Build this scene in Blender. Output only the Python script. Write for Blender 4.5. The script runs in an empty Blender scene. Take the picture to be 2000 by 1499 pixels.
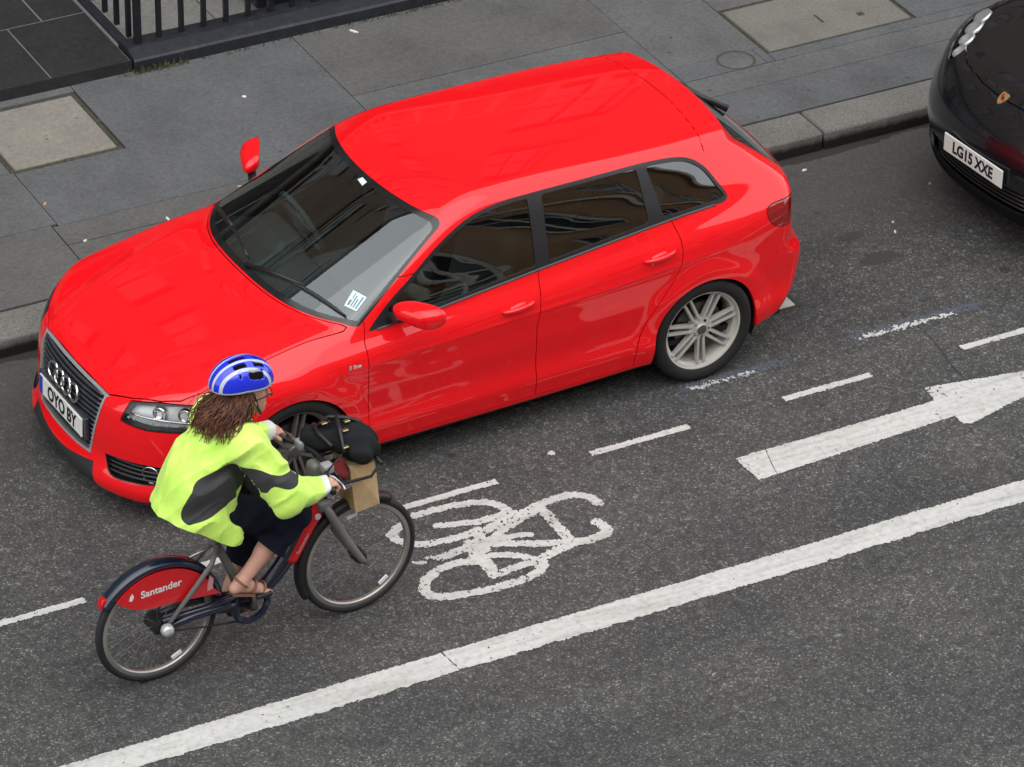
import bpy, bmesh, math, random
import numpy as np
from mathutils import Vector, Matrix

random.seed(7)
SC = bpy.context.scene
COL = SC.collection

# ---------------------------------------------------------------- camera
cam_data = bpy.data.cameras.new('camera')
cam = bpy.data.objects.new('camera', cam_data); COL.objects.link(cam)
def _cam_axes(az, pitch, roll):
    ca, sa, cp, sp = math.cos(az), math.sin(az), math.cos(pitch), math.sin(pitch)
    f = Vector((sa*cp, ca*cp, -sp)); r = Vector((ca, -sa, 0)); u = r.cross(f)
    cr, sr = math.cos(roll), math.sin(roll)
    return cr*r+sr*u, -sr*r+cr*u, f
_r, _u, _f = _cam_axes(.4961, .5674, .0185)
cam.matrix_world = Matrix(((_r.x, _u.x, -_f.x, -7.022), (_r.y, _u.y, -_f.y, -18.0273), (_r.z, _u.z, -_f.z, 12.7539), (0, 0, 0, 1)))
cam_data.sensor_fit = 'HORIZONTAL'; cam_data.sensor_width = 36
cam_data.lens = 36*8406.5/2000
cam_data.clip_start = .5; cam_data.clip_end = 900
SC.camera = cam

# ---------------------------------------------------------------- overcast sky and a very soft sun
SUN_EL, SUN_AZ = math.radians(60), math.radians(205)      # azimuth of the sun, clockwise from +Y
world = bpy.data.worlds.new('World'); SC.world = world; world.use_nodes = True
wn = world.node_tree.nodes; wl = world.node_tree.links; wn.clear()
sky = wn.new('ShaderNodeTexSky'); sky.sky_type = 'NISHITA'; sky.sun_disc = False
sky.sun_elevation = SUN_EL; sky.sun_rotation = SUN_AZ
sky.air_density = 1.0; sky.dust_density = 1.5; sky.ozone_density = 1.0
hsv = wn.new('ShaderNodeHueSaturation'); hsv.inputs['Saturation'].default_value = .22
bg = wn.new('ShaderNodeBackground'); bg.inputs['Strength'].default_value = .135
wo = wn.new('ShaderNodeOutputWorld')
cloud = wn.new('ShaderNodeMix'); cloud.data_type = 'RGBA'; cloud.inputs[0].default_value = .72      # even cloud cover over the sky
cloud.inputs[7].default_value = (10.4, 10.5, 10.7, 1)
wl.new(sky.outputs[0], hsv.inputs['Color']); wl.new(hsv.outputs[0], cloud.inputs[6]); wl.new(cloud.outputs[2], bg.inputs['Color']); wl.new(bg.outputs[0], wo.inputs['Surface'])
sun_data = bpy.data.lights.new('sun', 'SUN'); sun_data.energy = 0.6; sun_data.angle = math.radians(75); sun_data.color = (1, .985, .965)
sun = bpy.data.objects.new('sun', sun_data); COL.objects.link(sun)
sd = Vector((math.sin(SUN_AZ)*math.cos(SUN_EL), math.cos(SUN_AZ)*math.cos(SUN_EL), math.sin(SUN_EL)))
sun.rotation_euler = sd.to_track_quat('Z', 'Y').to_euler(); sun.location = (0, 0, 30)

vs = SC.view_settings
vs.view_transform = 'Standard'; vs.look = 'None'; vs.exposure = 0.74; vs.gamma = 1.0; vs.use_curve_mapping = False
SC.render.film_transparent = False
SC.cycles.max_bounces = 8; SC.cycles.transparent_max_bounces = 16; SC.cycles.glossy_bounces = 5; SC.cycles.diffuse_bounces = 4
SC.cycles.caustics_reflective = False; SC.cycles.caustics_refractive = False
SC.cycles.use_denoising = True
# ----------------------------------------------------------------------------
# helpers: materials, meshes, tags
# ----------------------------------------------------------------------------
MATS = {}
def mat(name, base=(.5, .5, .5), rough=.5, metal=0., coat=0., spec=.5, emit=None, build=None, **kw):
    if name in MATS: return MATS[name]
    m = bpy.data.materials.new(name); m.use_nodes = True; MATS[name] = m
    nt = m.node_tree; b = nt.nodes['Principled BSDF']
    b.inputs['Base Color'].default_value = (*base, 1); b.inputs['Roughness'].default_value = rough
    b.inputs['Metallic'].default_value = metal; b.inputs['Coat Weight'].default_value = coat
    b.inputs['Coat Roughness'].default_value = kw.get('coat_rough', .03); b.inputs['Specular IOR Level'].default_value = spec
    if 'sheen' in kw: b.inputs['Sheen Weight'].default_value = kw['sheen']
    if build: build(nt, b)
    m.diffuse_color = (*base, 1)
    return m
def nd(nt, t, **kw):
    n = nt.nodes.new(t)
    for k, v in kw.items():
        if k.startswith('i_'):
            key = k[2:]; n.inputs[int(key) if key.isdigit() else key.replace('_', ' ')].default_value = v
        else: setattr(n, k, v)
    return n
def coords(nt, kind='Object'):
    return nd(nt, 'ShaderNodeTexCoord').outputs[kind]
def noise(nt, co, scale, detail=4, rough=.55, out='Fac', **kw):
    n = nd(nt, 'ShaderNodeTexNoise', **kw); n.inputs['Scale'].default_value = scale; n.inputs['Detail'].default_value = detail
    n.inputs['Roughness'].default_value = rough; nt.links.new(co, n.inputs['Vector']); return n.outputs[out]
def ramp(nt, fac, *stops, interp='LINEAR'):
    r = nd(nt, 'ShaderNodeValToRGB'); e = r.color_ramp.elements; r.color_ramp.interpolation = interp
    while len(e) < len(stops): e.new(.5)
    for el, (p, c) in zip(e, stops):
        el.position = p; el.color = (*c, 1) if not np.isscalar(c) else (c, c, c, 1)
    nt.links.new(fac, r.inputs['Fac']); return r.outputs['Color']
def mix(nt, fac, a, b, mode='MIX'):
    n = nd(nt, 'ShaderNodeMix', data_type='RGBA', blend_type=mode)
    for sock, v in ((n.inputs[0], fac), (n.inputs[6], a), (n.inputs[7], b)):
        if hasattr(v, 'is_output'): nt.links.new(v, sock)
        elif np.isscalar(v): sock.default_value = v if sock.type == 'VALUE' else (v, v, v, 1)
        else: sock.default_value = (*v, 1) if len(v) == 3 else v
    return n.outputs[2]
def bump(nt, b, h, strength=.3, dist=.01):
    n = nd(nt, 'ShaderNodeBump'); n.inputs['Strength'].default_value = strength; n.inputs['Distance'].default_value = dist
    nt.links.new(h, n.inputs['Height']); nt.links.new(n.outputs[0], b.inputs['Normal'])
def mapping(nt, co, scale):
    n = nd(nt, 'ShaderNodeMapping'); n.inputs['Scale'].default_value = scale; nt.links.new(co, n.inputs['Vector']); return n.outputs[0]

def tag(o, label=None, cat=None, group=None, kind=None):
    if label: o['label'] = label
    if cat: o['category'] = cat
    if group: o['group'] = group
    if kind: o['kind'] = kind
    return o
def empty(name, loc=(0, 0, 0), rz=0., label=None, cat=None, group=None):
    o = bpy.data.objects.new(name, None); COL.objects.link(o); o.location = loc; o.rotation_euler = (0, 0, rz)
    o.empty_display_size = .2
    return tag(o, label, cat, group)
def link_mesh(name, me, m, parent=None):
    if m is not None and not len(me.materials): me.materials.append(m)
    o = bpy.data.objects.new(name, me); COL.objects.link(o)
    if parent is not None: o.parent = parent
    return o
def raw_mesh(name, V, Fc, smooth=False):
    me = bpy.data.meshes.new(name); me.from_pydata([tuple(map(float, v)) for v in V], [], [tuple(map(int, f)) for f in Fc])
    if smooth: me.shade_smooth()
    me.update(); return me
def mesh_obj(name, V, Fc, m, parent=None, smooth=False, **t):
    return tag(link_mesh(name, raw_mesh(name, V, Fc, smooth), m, parent), **t)
def shell_mesh(name, s):
    me = bpy.data.meshes.new(name); n, t = len(s.P), len(s.T)
    me.vertices.add(n); me.vertices.foreach_set('co', s.P.astype(np.float32).ravel())
    me.loops.add(3*t); me.loops.foreach_set('vertex_index', s.T.astype(np.int32).ravel())
    me.polygons.add(t); me.polygons.foreach_set('loop_start', np.arange(0, 3*t, 3, dtype=np.int32))
    me.polygons.foreach_set('loop_total', np.full(t, 3, np.int32)); me.polygons.foreach_set('use_smooth', np.ones(t, bool))
    me.update(calc_edges=True); me.normals_split_custom_set_from_vertices(s.N.astype(np.float32).tolist())
    return me
def shell_obj(name, s, m, parent=None, **t):
    return tag(link_mesh(name, shell_mesh(name, s), m, parent), **t)

class MB:
    """collects simple solids into one mesh"""
    def __init__(s): s.bm = bmesh.new()
    def box(s, lo, hi, bevel=0., rot=None, seg=1):
        lo, hi = Vector(lo), Vector(hi); c = (lo+hi)/2; d = hi-lo
        r = bmesh.ops.create_cube(s.bm, size=1); vs_ = r['verts']
        for v in vs_: v.co = Vector((v.co.x*d.x, v.co.y*d.y, v.co.z*d.z))
        if bevel > 0:
            es = list({e for v in vs_ for e in v.link_edges})
            rb = bmesh.ops.bevel(s.bm, geom=es, offset=bevel, segments=seg, affect='EDGES', profile=.5)
            vs_ = list({v for f in rb['faces'] for v in f.verts} | {v for v in vs_ if v.is_valid})
        for v in vs_:
            v.co = (rot @ v.co if rot else v.co)+c
        return s
    def tube(s, pts, rad, n=8, cap=True, closed=False):
        pts = [Vector(p) for p in pts]; N = len(pts); rad = [rad]*N if np.isscalar(rad) else list(rad)
        rings = []; up = None
        for i, p in enumerate(pts):
            if closed: d = pts[(i+1) % N]-pts[i-1]
            else: d = pts[min(i+1, N-1)]-pts[max(i-1, 0)]
            d.normalize()
            if up is None:
                up = Vector((0, 0, 1)) if abs(d.z) < .9 else Vector((1, 0, 0))
            u = d.cross(up).normalized(); w = u.cross(d).normalized(); up = w
            rings.append([s.bm.verts.new(p+(u*math.cos(2*math.pi*k/n)+w*math.sin(2*math.pi*k/n))*rad[i]) for k in range(n)])
        for i in range(N if closed else N-1):
            a, b = rings[i], rings[(i+1) % N]
            for k in range(n): s.bm.faces.new((a[k], a[(k+1) % n], b[(k+1) % n], b[k]))
        if cap and not closed:
            s.bm.faces.new(rings[0][::-1]); s.bm.faces.new(rings[-1])
        return s
    def lathe(s, prof, n=48, axis='y', c=(0, 0, 0), closed=False):
        """profile of (radius, offset along the axis)"""
        c = Vector(c); rings = []
        for r, h in prof:
            ring = []
            for k in range(n):
                t = 2*math.pi*k/n; a, b = r*math.cos(t), r*math.sin(t)
                p = Vector((a, h, b)) if axis == 'y' else (Vector((a, b, h)) if axis == 'z' else Vector((h, a, b)))
                ring.append(s.bm.verts.new(p+c))
            rings.append(ring)
        R = len(rings)
        for i in range(R if closed else R-1):
            a, b = rings[i], rings[(i+1) % R]
            for k in range(n): s.bm.faces.new((a[k], a[(k+1) % n], b[(k+1) % n], b[k]))
        return s
    def prism(s, poly, z0, z1, plane='xy', at=None):
        """extruded polygon; plane xy extrudes along z, xz along y, yz along x"""
        def P(a, b, h): return Vector((a, b, h)) if plane == 'xy' else (Vector((a, h, b)) if plane == 'xz' else Vector((h, a, b)))
        lo = [s.bm.verts.new(P(a, b, z0)) for a, b in poly]; hi = [s.bm.verts.new(P(a, b, z1)) for a, b in poly]
        s.bm.faces.new(lo[::-1]); s.bm.faces.new(hi); n = len(poly)
        for i in range(n): s.bm.faces.new((lo[i], lo[(i+1) % n], hi[(i+1) % n], hi[i]))
        return s
    def mesh(s, name, smooth=False, angle=None):
        bmesh.ops.recalc_face_normals(s.bm, faces=s.bm.faces)
        me = bpy.data.meshes.new(name); s.bm.to_mesh(me); s.bm.free()
        if smooth:
            me.shade_smooth()
            if angle: me.set_sharp_from_angle(angle=math.radians(angle))
        return me
    def obj(s, name, m, parent=None, smooth=False, angle=None, **t):
        return tag(link_mesh(name, s.mesh(name, smooth, angle), m, parent), **t)

def text_mesh(body, size, depth=.001, bold=0., shear=0., sx=1.):
    cu = bpy.data.curves.new('text', 'FONT'); cu.body = body; cu.size = size; cu.extrude = depth; cu.align_x = 'CENTER'; cu.align_y = 'CENTER'
    cu.offset = bold; cu.shear = shear
    o = bpy.data.objects.new('text', cu); COL.objects.link(o); bpy.context.view_layer.update()
    dg = bpy.context.evaluated_depsgraph_get(); me = bpy.data.meshes.new_from_object(o.evaluated_get(dg))
    bpy.data.objects.remove(o); bpy.data.curves.remove(cu)
    if sx != 1: me.transform(Matrix.Diagonal((sx, 1, 1, 1)))
    return me
def frame_matrix(o, ex, ey, ez):
    return Matrix(((ex[0], ey[0], ez[0], o[0]), (ex[1], ey[1], ez[1], o[1]), (ex[2], ey[2], ez[2], o[2]), (0, 0, 0, 1)))

def vnoise(x, y, scale, seed=0):
    """value noise on the plane, -1..1"""
    def hsh(i, j):
        n = (i*374761393+j*668265263+seed*974711) & 0xffffffff; n = ((n ^ (n >> 13))*1274126177) & 0xffffffff
        return ((n ^ (n >> 16)) & 0xffff)/32767.5-1
    X, Y = np.asarray(x)*scale, np.asarray(y)*scale; i = np.floor(X).astype(np.int64); j = np.floor(Y).astype(np.int64)
    u, v = X-i, Y-j; u = u*u*(3-2*u); v = v*v*(3-2*v)
    return (hsh(i, j)*(1-u)+hsh(i+1, j)*u)*(1-v)+(hsh(i, j+1)*(1-u)+hsh(i+1, j+1)*u)*v
# ----------------------------------------------------------------------------
# implicit-surface toolkit: smooth fields, surface nets, clipping into panels
# ----------------------------------------------------------------------------
class Spl:
    """natural cubic spline through knots, linear outside"""
    def __init__(s, *kn):
        k = np.array(kn, float); s.x = k[:, 0]; s.y = k[:, 1]; n = len(s.x); h = np.diff(s.x)
        A = np.eye(n); b = np.zeros(n)
        for i in range(1, n-1):
            A[i, i-1] = h[i-1]; A[i, i] = 2*(h[i-1]+h[i]); A[i, i+1] = h[i]
            b[i] = 6*((s.y[i+1]-s.y[i])/h[i]-(s.y[i]-s.y[i-1])/h[i-1])
        s.m = np.linalg.solve(A, b); s.h = h
        s.d0 = (s.y[1]-s.y[0])/h[0]-h[0]*s.m[1]/6
        s.d1 = (s.y[-1]-s.y[-2])/h[-1]+h[-1]*s.m[-2]/6
    def __call__(s, t):
        t = np.asarray(t, float); tc = np.clip(t, s.x[0], s.x[-1])
        i = np.clip(np.searchsorted(s.x, tc)-1, 0, len(s.h)-1)
        h = s.h[i]; a = (s.x[i+1]-tc)/h; b = 1-a
        v = a*s.y[i]+b*s.y[i+1]+((a**3-a)*s.m[i]+(b**3-b)*s.m[i+1])*h*h/6
        return v+np.where(t < s.x[0], (t-s.x[0])*s.d0, 0)+np.where(t > s.x[-1], (t-s.x[-1])*s.d1, 0)

def smax(a, b, k):
    h = np.clip(.5+.5*(a-b)/k, 0, 1); return a*h+b*(1-h)+k*h*(1-h)
def smin(a, b, k): return -smax(-a, -b, k)
def sstep(e0, e1, x):
    t = np.clip((x-e0)/(e1-e0), 0, 1); return t*t*t*(t*(6*t-15)+10)

def grad(F, P, e=.002):
    g = np.empty_like(P)
    for k in range(3):
        d = np.zeros(3); d[k] = e
        g[:, k] = (F(*(P+d).T)-F(*(P-d).T))/(2*e)
    return g

def surface_nets(F, lo, hi, h, iters=5, eps=.002, reach=1.6):
    lo = np.array(lo, float); n = np.ceil((np.array(hi)-lo)/h).astype(int)+1
    ax = [lo[k]+h*np.arange(n[k]) for k in range(3)]
    V = np.empty(n); B = 4
    cn = [-(-n[k]//B) for k in range(3)]
    cx = [lo[k]+h*(B*np.arange(cn[k])+(B-1)/2) for k in range(3)]
    X, Y, Z = np.meshgrid(*cx, indexing='ij')
    Cv = F(X.ravel(), Y.ravel(), Z.ravel()).reshape(X.shape)
    V[:] = np.repeat(np.repeat(np.repeat(Cv, B, 0), B, 1), B, 2)[:n[0], :n[1], :n[2]]
    near = np.argwhere(np.abs(Cv) < reach*B*h)
    oi = np.stack(np.meshgrid(*[np.arange(B)]*3, indexing='ij'), -1).reshape(-1, 3)
    for i in range(0, len(near), 8000):
        I = (near[i:i+8000, None, :]*B+oi[None]).reshape(-1, 3)
        I = I[(I < n).all(1)]
        V[tuple(I.T)] = F(*(lo+h*I).T)
    S = V < 0
    c = sum(S[a:n[0]-1+a, b:n[1]-1+b, d:n[2]-1+d].astype(np.int8) for a in (0, 1) for b in (0, 1) for d in (0, 1))
    act = (c > 0) & (c < 8); idx = -np.ones(act.shape, int); cells = np.argwhere(act); idx[act] = np.arange(len(cells))
    acc = np.zeros((len(cells), 3)); cnt = np.zeros(len(cells))
    for k in range(3):
        o = [j for j in range(3) if j != k]
        for a in (0, 1):
            for b in (0, 1):
                q0 = cells.copy(); q0[:, o[0]] += a; q0[:, o[1]] += b; q1 = q0.copy(); q1[:, k] += 1
                v0 = V[tuple(q0.T)]; v1 = V[tuple(q1.T)]; m = (v0 < 0) != (v1 < 0)
                t = np.where(m, v0/np.where(m, v0-v1, 1), 0)
                p = q0.astype(float); p[:, k] += t
                acc[m] += p[m]; cnt[m] += 1
    P = lo+h*acc/cnt[:, None]
    quads = []
    for k in range(3):
        o = [(k+1) % 3, (k+2) % 3]
        sl0 = [slice(None)]*3; sl1 = [slice(None)]*3
        sl0[k] = slice(0, n[k]-1); sl1[k] = slice(1, n[k])
        e = S[tuple(sl0)] != S[tuple(sl1)]
        E = np.argwhere(e); E = E[(E[:, o[0]] > 0) & (E[:, o[1]] > 0) & (E[:, o[0]] < n[o[0]]-1) & (E[:, o[1]] < n[o[1]]-1)]
        s = S[tuple(E.T)]
        def cell(da, db):
            q = E.copy(); q[:, o[0]] -= da; q[:, o[1]] -= db; return idx[tuple(q.T)]
        Q = np.stack([cell(1, 1), cell(0, 1), cell(0, 0), cell(1, 0)], 1)
        Q[~s] = Q[~s][:, ::-1]
        quads.append(Q)
    Q = np.concatenate(quads); Q = Q[(Q >= 0).all(1)]
    for it in range(iters):
        g = grad(F, P, eps); v = F(*P.T); gg = (g*g).sum(1)+1e-9
        d = -(v/gg)[:, None]*g; L = np.linalg.norm(d, axis=1)+1e-12
        P = P+d*np.minimum(1, .5*h/L)[:, None]
    g = grad(F, P, eps); N = g/(np.linalg.norm(g, axis=1)+1e-9)[:, None]
    return P, Q, N

class Shell:
    """triangle soup with vertex normals that can be cut by scalar fields"""
    def __init__(s, P, T, N): s.P, s.T, s.N = P, T, N
    @staticmethod
    def from_quads(P, Q, N):
        # split along the shorter diagonal
        d0 = ((P[Q[:, 0]]-P[Q[:, 2]])**2).sum(1); d1 = ((P[Q[:, 1]]-P[Q[:, 3]])**2).sum(1)
        m = d0 <= d1
        T = np.concatenate([Q[m][:, [0, 1, 2]], Q[m][:, [0, 2, 3]], Q[~m][:, [0, 1, 3]], Q[~m][:, [1, 2, 3]]])
        return Shell(P, T, N)
    def field(s, f): return f(s.P[:, 0], s.P[:, 1], s.P[:, 2], s.N)
    def cut(s, f):
        """returns (inside, outside): f<0 and f>=0"""
        v = s.field(f) if callable(f) else f
        v = np.where(np.abs(v) < 1e-7, 1e-7, v)
        inn = v < 0; T = s.T; c = inn[T].sum(1)
        P, N = s.P, s.N
        Tin = [T[c == 3]]; Tout = [T[c == 0]]
        newP = [P]; newN = [N]; base = len(P)
        for want in (1, 2):
            t = T[c == want]
            if not len(t): continue
            lone = inn[t] if want == 1 else ~inn[t]
            k = lone.argmax(1); r = np.arange(len(t))
            a = t[r, k]; b = t[r, (k+1) % 3]; d = t[r, (k+2) % 3]
            def cross(i, j):
                w = (v[i]/(v[i]-v[j]))[:, None]; n = N[i]*(1-w)+N[j]*w
                return P[i]*(1-w)+P[j]*w, n/(np.linalg.norm(n, axis=1)[:, None]+1e-9)
            # consistent interpolation for shared edges: order the ends
            p1, n1 = cross(a, b); p2, n2 = cross(a, d)
            i1 = base+np.arange(len(t)); i2 = base+len(t)+np.arange(len(t)); base += 2*len(t)
            newP += [p1, p2]; newN += [n1, n2]
            tl = np.stack([a, i1, i2], 1); tq = np.concatenate([np.stack([i1, b, d], 1), np.stack([i1, d, i2], 1)])
            (Tin if want == 1 else Tout).append(tl); (Tout if want == 1 else Tin).append(tq)
        P2 = np.concatenate(newP); N2 = np.concatenate(newN)
        return Shell(P2, np.concatenate(Tin), N2).compact(), Shell(P2, np.concatenate(Tout), N2).compact()
    def compact(s):
        if not len(s.T): return Shell(np.zeros((0, 3)), np.zeros((0, 3), int), np.zeros((0, 3)))
        u, inv = np.unique(s.T, return_inverse=True); inv = inv.reshape(s.T.shape)
        P, N = s.P[u], s.N[u]
        key = np.round(P*2e4).astype(np.int64)
        _, first, back = np.unique(key, axis=0, return_index=True, return_inverse=True)
        T = back.reshape(-1)[inv]
        ok = (T[:, 0] != T[:, 1]) & (T[:, 1] != T[:, 2]) & (T[:, 0] != T[:, 2])
        return Shell(P[first], T[ok], N[first])
    def mirror(s):
        m = np.array([1, -1, 1.]); return Shell(s.P*m, s.T[:, ::-1].copy(), s.N*m)
    def join(s, o):
        return Shell(np.concatenate([s.P, o.P]), np.concatenate([s.T, o.T+len(s.P)]), np.concatenate([s.N, o.N])).compact()
    def offset(s, d): return Shell(s.P+s.N*d, s.T, s.N)
    def thicken(s, d):
        """add an inner wall of depth d so that panel edges have thickness"""
        E = np.concatenate([s.T[:, [0, 1]], s.T[:, [1, 2]], s.T[:, [2, 0]]])
        key = np.sort(E, 1); k = key[:, 0].astype(np.int64)*len(s.P)+key[:, 1]
        u, i, c = np.unique(k, return_index=True, return_counts=True)
        B = E[i[c == 1]]
        n = len(s.P); bv = np.unique(B); m = -np.ones(n, int); m[bv] = np.arange(len(bv))
        top = s.P[bv]; low = s.P[bv]-s.N[bv]*d
        P = np.concatenate([s.P, top, low]); L = len(bv)
        a, b = m[B[:, 0]], m[B[:, 1]]
        T = np.concatenate([s.T, np.stack([n+b, n+a, n+L+a], 1), np.stack([n+b, n+L+a, n+L+b], 1)])
        ev = np.zeros((L, 3)); e = s.P[B[:, 1]]-s.P[B[:, 0]]; fn = np.cross(e, s.N[B[:, 0]])
        np.add.at(ev, a, fn); np.add.at(ev, b, fn); ev /= (np.linalg.norm(ev, axis=1)[:, None]+1e-9)
        return Shell(P, T, np.concatenate([s.N, ev, ev]))

def poly_sdf(px, py, poly, rnd=0):
    """signed distance to a closed polygon (negative inside)"""
    poly = np.array(poly, float); n = len(poly); d = np.full(px.shape, 1e9); ins = np.zeros(px.shape, bool)
    for i in range(n):
        a = poly[i]; b = poly[(i+1) % n]; e = b-a
        wx, wy = px-a[0], py-a[1]
        t = np.clip((wx*e[0]+wy*e[1])/(e@e+1e-12), 0, 1)
        d = np.minimum(d, (wx-t*e[0])**2+(wy-t*e[1])**2)
        c = ((a[1] > py) != (b[1] > py)) & (px < e[0]*(py-a[1])/(e[1] if abs(e[1]) > 1e-12 else 1e-12)+a[0])
        ins ^= c
    d = np.sqrt(d); return np.where(ins, -d, d)-rnd

def smooth_poly(pts, sub=6, closed=True):
    """Catmull-Rom; a point given with a third value 1 is a sharp corner"""
    n = len(pts); out = []
    for i in range(n if closed else n-1):
        p1 = np.array(pts[i][:2], float); p2 = np.array(pts[(i+1) % n][:2], float)
        s1 = len(pts[i]) > 2; s2 = len(pts[(i+1) % n]) > 2
        p0 = np.array(pts[(i-1) % n][:2], float); p3 = np.array(pts[(i+2) % n][:2], float)
        if not closed and i == 0: s1 = True
        if not closed and i == n-2: s2 = True
        m1 = (p2-p1) if s1 else (p2-p0)/2; m2 = (p2-p1) if s2 else (p3-p1)/2
        if s1 and not s2: m1 = 1.5*(p2-p1)-.5*m2
        if s2 and not s1: m2 = 1.5*(p2-p1)-.5*m1
        for t in np.arange(sub)/sub:
            out.append((2*t**3-3*t*t+1)*p1+(t**3-2*t*t+t)*m1+(-2*t**3+3*t*t)*p2+(t**3-t*t)*m2)
    if not closed: out.append(np.array(pts[-1][:2], float))
    return np.array(out)
# ----------------------------------------------------------------------------
# the setting: road, painted markings, kerb, pavement
# ----------------------------------------------------------------------------
KERB_Y, KERB_BACK, PZ = 1.056, 1.352, .12

def _asphalt(nt, b):
    co = coords(nt); L = nt.links
    v = nd(nt, 'ShaderNodeTexVoronoi'); v.inputs['Scale'].default_value = 120; L.new(co, v.inputs['Vector'])
    sepa = nd(nt, 'ShaderNodeSeparateColor'); L.new(v.outputs['Color'], sepa.inputs[0])
    stone = ramp(nt, sepa.outputs[0], (0, (.044, .044, .044)), (.45, (.057, .0575, .0575)), (.74, (.070, .0705, .069)), (.90, (.100, .100, .096)), (1, (.20, .198, .186)))
    v2 = nd(nt, 'ShaderNodeTexVoronoi'); v2.inputs['Scale'].default_value = 46; L.new(co, v2.inputs['Vector'])
    sep2 = nd(nt, 'ShaderNodeSeparateColor'); L.new(v2.outputs['Color'], sep2.inputs[0])
    big = ramp(nt, sep2.outputs[1], (0, .86), (.6, .98), (.93, 1.08), (1, 1.5))
    c = mix(nt, 1., stone, big, 'MULTIPLY')
    patch = ramp(nt, noise(nt, co, 1.1, 5, .6), (.3, (.80, .80, .82)), (.5, (1., .99, .97)), (.7, (1.2, 1.18, 1.14)))
    c = mix(nt, 1., c, patch, 'MULTIPLY')
    fine = ramp(nt, noise(nt, co, 14, 4, .6), (.32, .82), (.5, 1.), (.68, 1.2))
    c = mix(nt, 1., c, fine, 'MULTIPLY')
    # smoother, dustier bay beside the kerb
    sx = nd(nt, 'ShaderNodeSeparateXYZ'); L.new(co, sx.inputs[0])
    wob = nd(nt, 'ShaderNodeMath', operation='MULTIPLY_ADD'); L.new(noise(nt, co, 2.2, 3), wob.inputs[0]); wob.inputs[1].default_value = .5; L.new(sx.outputs[1], wob.inputs[2])
    bay = ramp(nt, wob.outputs[0], (.10, 0.), (.75, 1.))
    dust = mix(nt, ramp(nt, noise(nt, co, 30, 5, .65), (.3, 0), (.7, 1.)), (.058, .056, .053), (.082, .079, .075))
    f = nd(nt, 'ShaderNodeMath', operation='MULTIPLY'); f.inputs[1].default_value = .75; L.new(bay, f.inputs[0])
    c = mix(nt, f.outputs[0], c, dust)
    # long bands polished and darkened by tyres along the lane
    band = noise(nt, mapping(nt, co, (.10, 2.1, 1)), 1, 4, .6)
    c = mix(nt, 1., c, ramp(nt, band, (.33, .86), (.5, 1.), (.66, 1.12)), 'MULTIPLY')
    # oil spots
    v3 = nd(nt, 'ShaderNodeTexVoronoi'); v3.inputs['Scale'].default_value = 2.3; L.new(co, v3.inputs['Vector'])
    d3 = nd(nt, 'ShaderNodeMath', operation='MULTIPLY_ADD'); L.new(noise(nt, co, 16, 3), d3.inputs[0]); d3.inputs[1].default_value = .10; L.new(v3.outputs['Distance'], d3.inputs[2])
    c = mix(nt, 1., c, ramp(nt, d3.outputs[0], (.07, .62), (.13, 1.)), 'MULTIPLY')
    L.new(c, b.inputs['Base Color'])
    L.new(ramp(nt, noise(nt, co, 40, 3), (.3, .72), (.7, .95)), b.inputs['Roughness'])
    h = mix(nt, .5, v.outputs['Distance'], noise(nt, co, 160, 2))
    bump(nt, b, h, .55, .006)
M_ASPH = mat('worn asphalt', (.06, .06, .06), .85, spec=.3, build=_asphalt)

def _paint(nt, b):
    co = coords(nt); L = nt.links
    c = ramp(nt, noise(nt, co, 26, 6, .65), (.30, (.38, .375, .355)), (.46, (.50, .50, .48)), (.7, (.57, .57, .555)))
    streak = ramp(nt, noise(nt, mapping(nt, co, (2.2, 34, 1)), 1, 4), (.30, .80), (.5, 1.))
    c = mix(nt, 1., c, streak, 'MULTIPLY')
    c = mix(nt, 1., c, ramp(nt, noise(nt, mapping(nt, co, (1.1, 4.5, 1)), 1, 5, .65), (.30, (.74, .73, .71)), (.48, (.96, .96, .95)), (.7, (1.05, 1.05, 1.04))), 'MULTIPLY')
    c = mix(nt, ramp(nt, noise(nt, co, 120, 2, .7), (.66, 0), (.74, .75)), c, (.14, .135, .125))
    L.new(c, b.inputs['Base Color']); bump(nt, b, noise(nt, co, 110, 3, .7), .5, .004)
M_PAINT = mat('white road paint', (.7, .7, .68), .7, spec=.3, build=_paint)
def _ghost(nt, b):
    co = coords(nt)
    c = ramp(nt, noise(nt, co, 60, 4, .7), (.3, (.050, .055, .068)), (.55, (.085, .092, .112)), (.75, (.14, .15, .175)))
    nt.links.new(c, b.inputs['Base Color']); bump(nt, b, noise(nt, co, 150, 2), .4, .004)
M_GHOST = mat('scoured blue grey paint stain', (.09, .1, .12), .85, spec=.3, build=_ghost)

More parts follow.
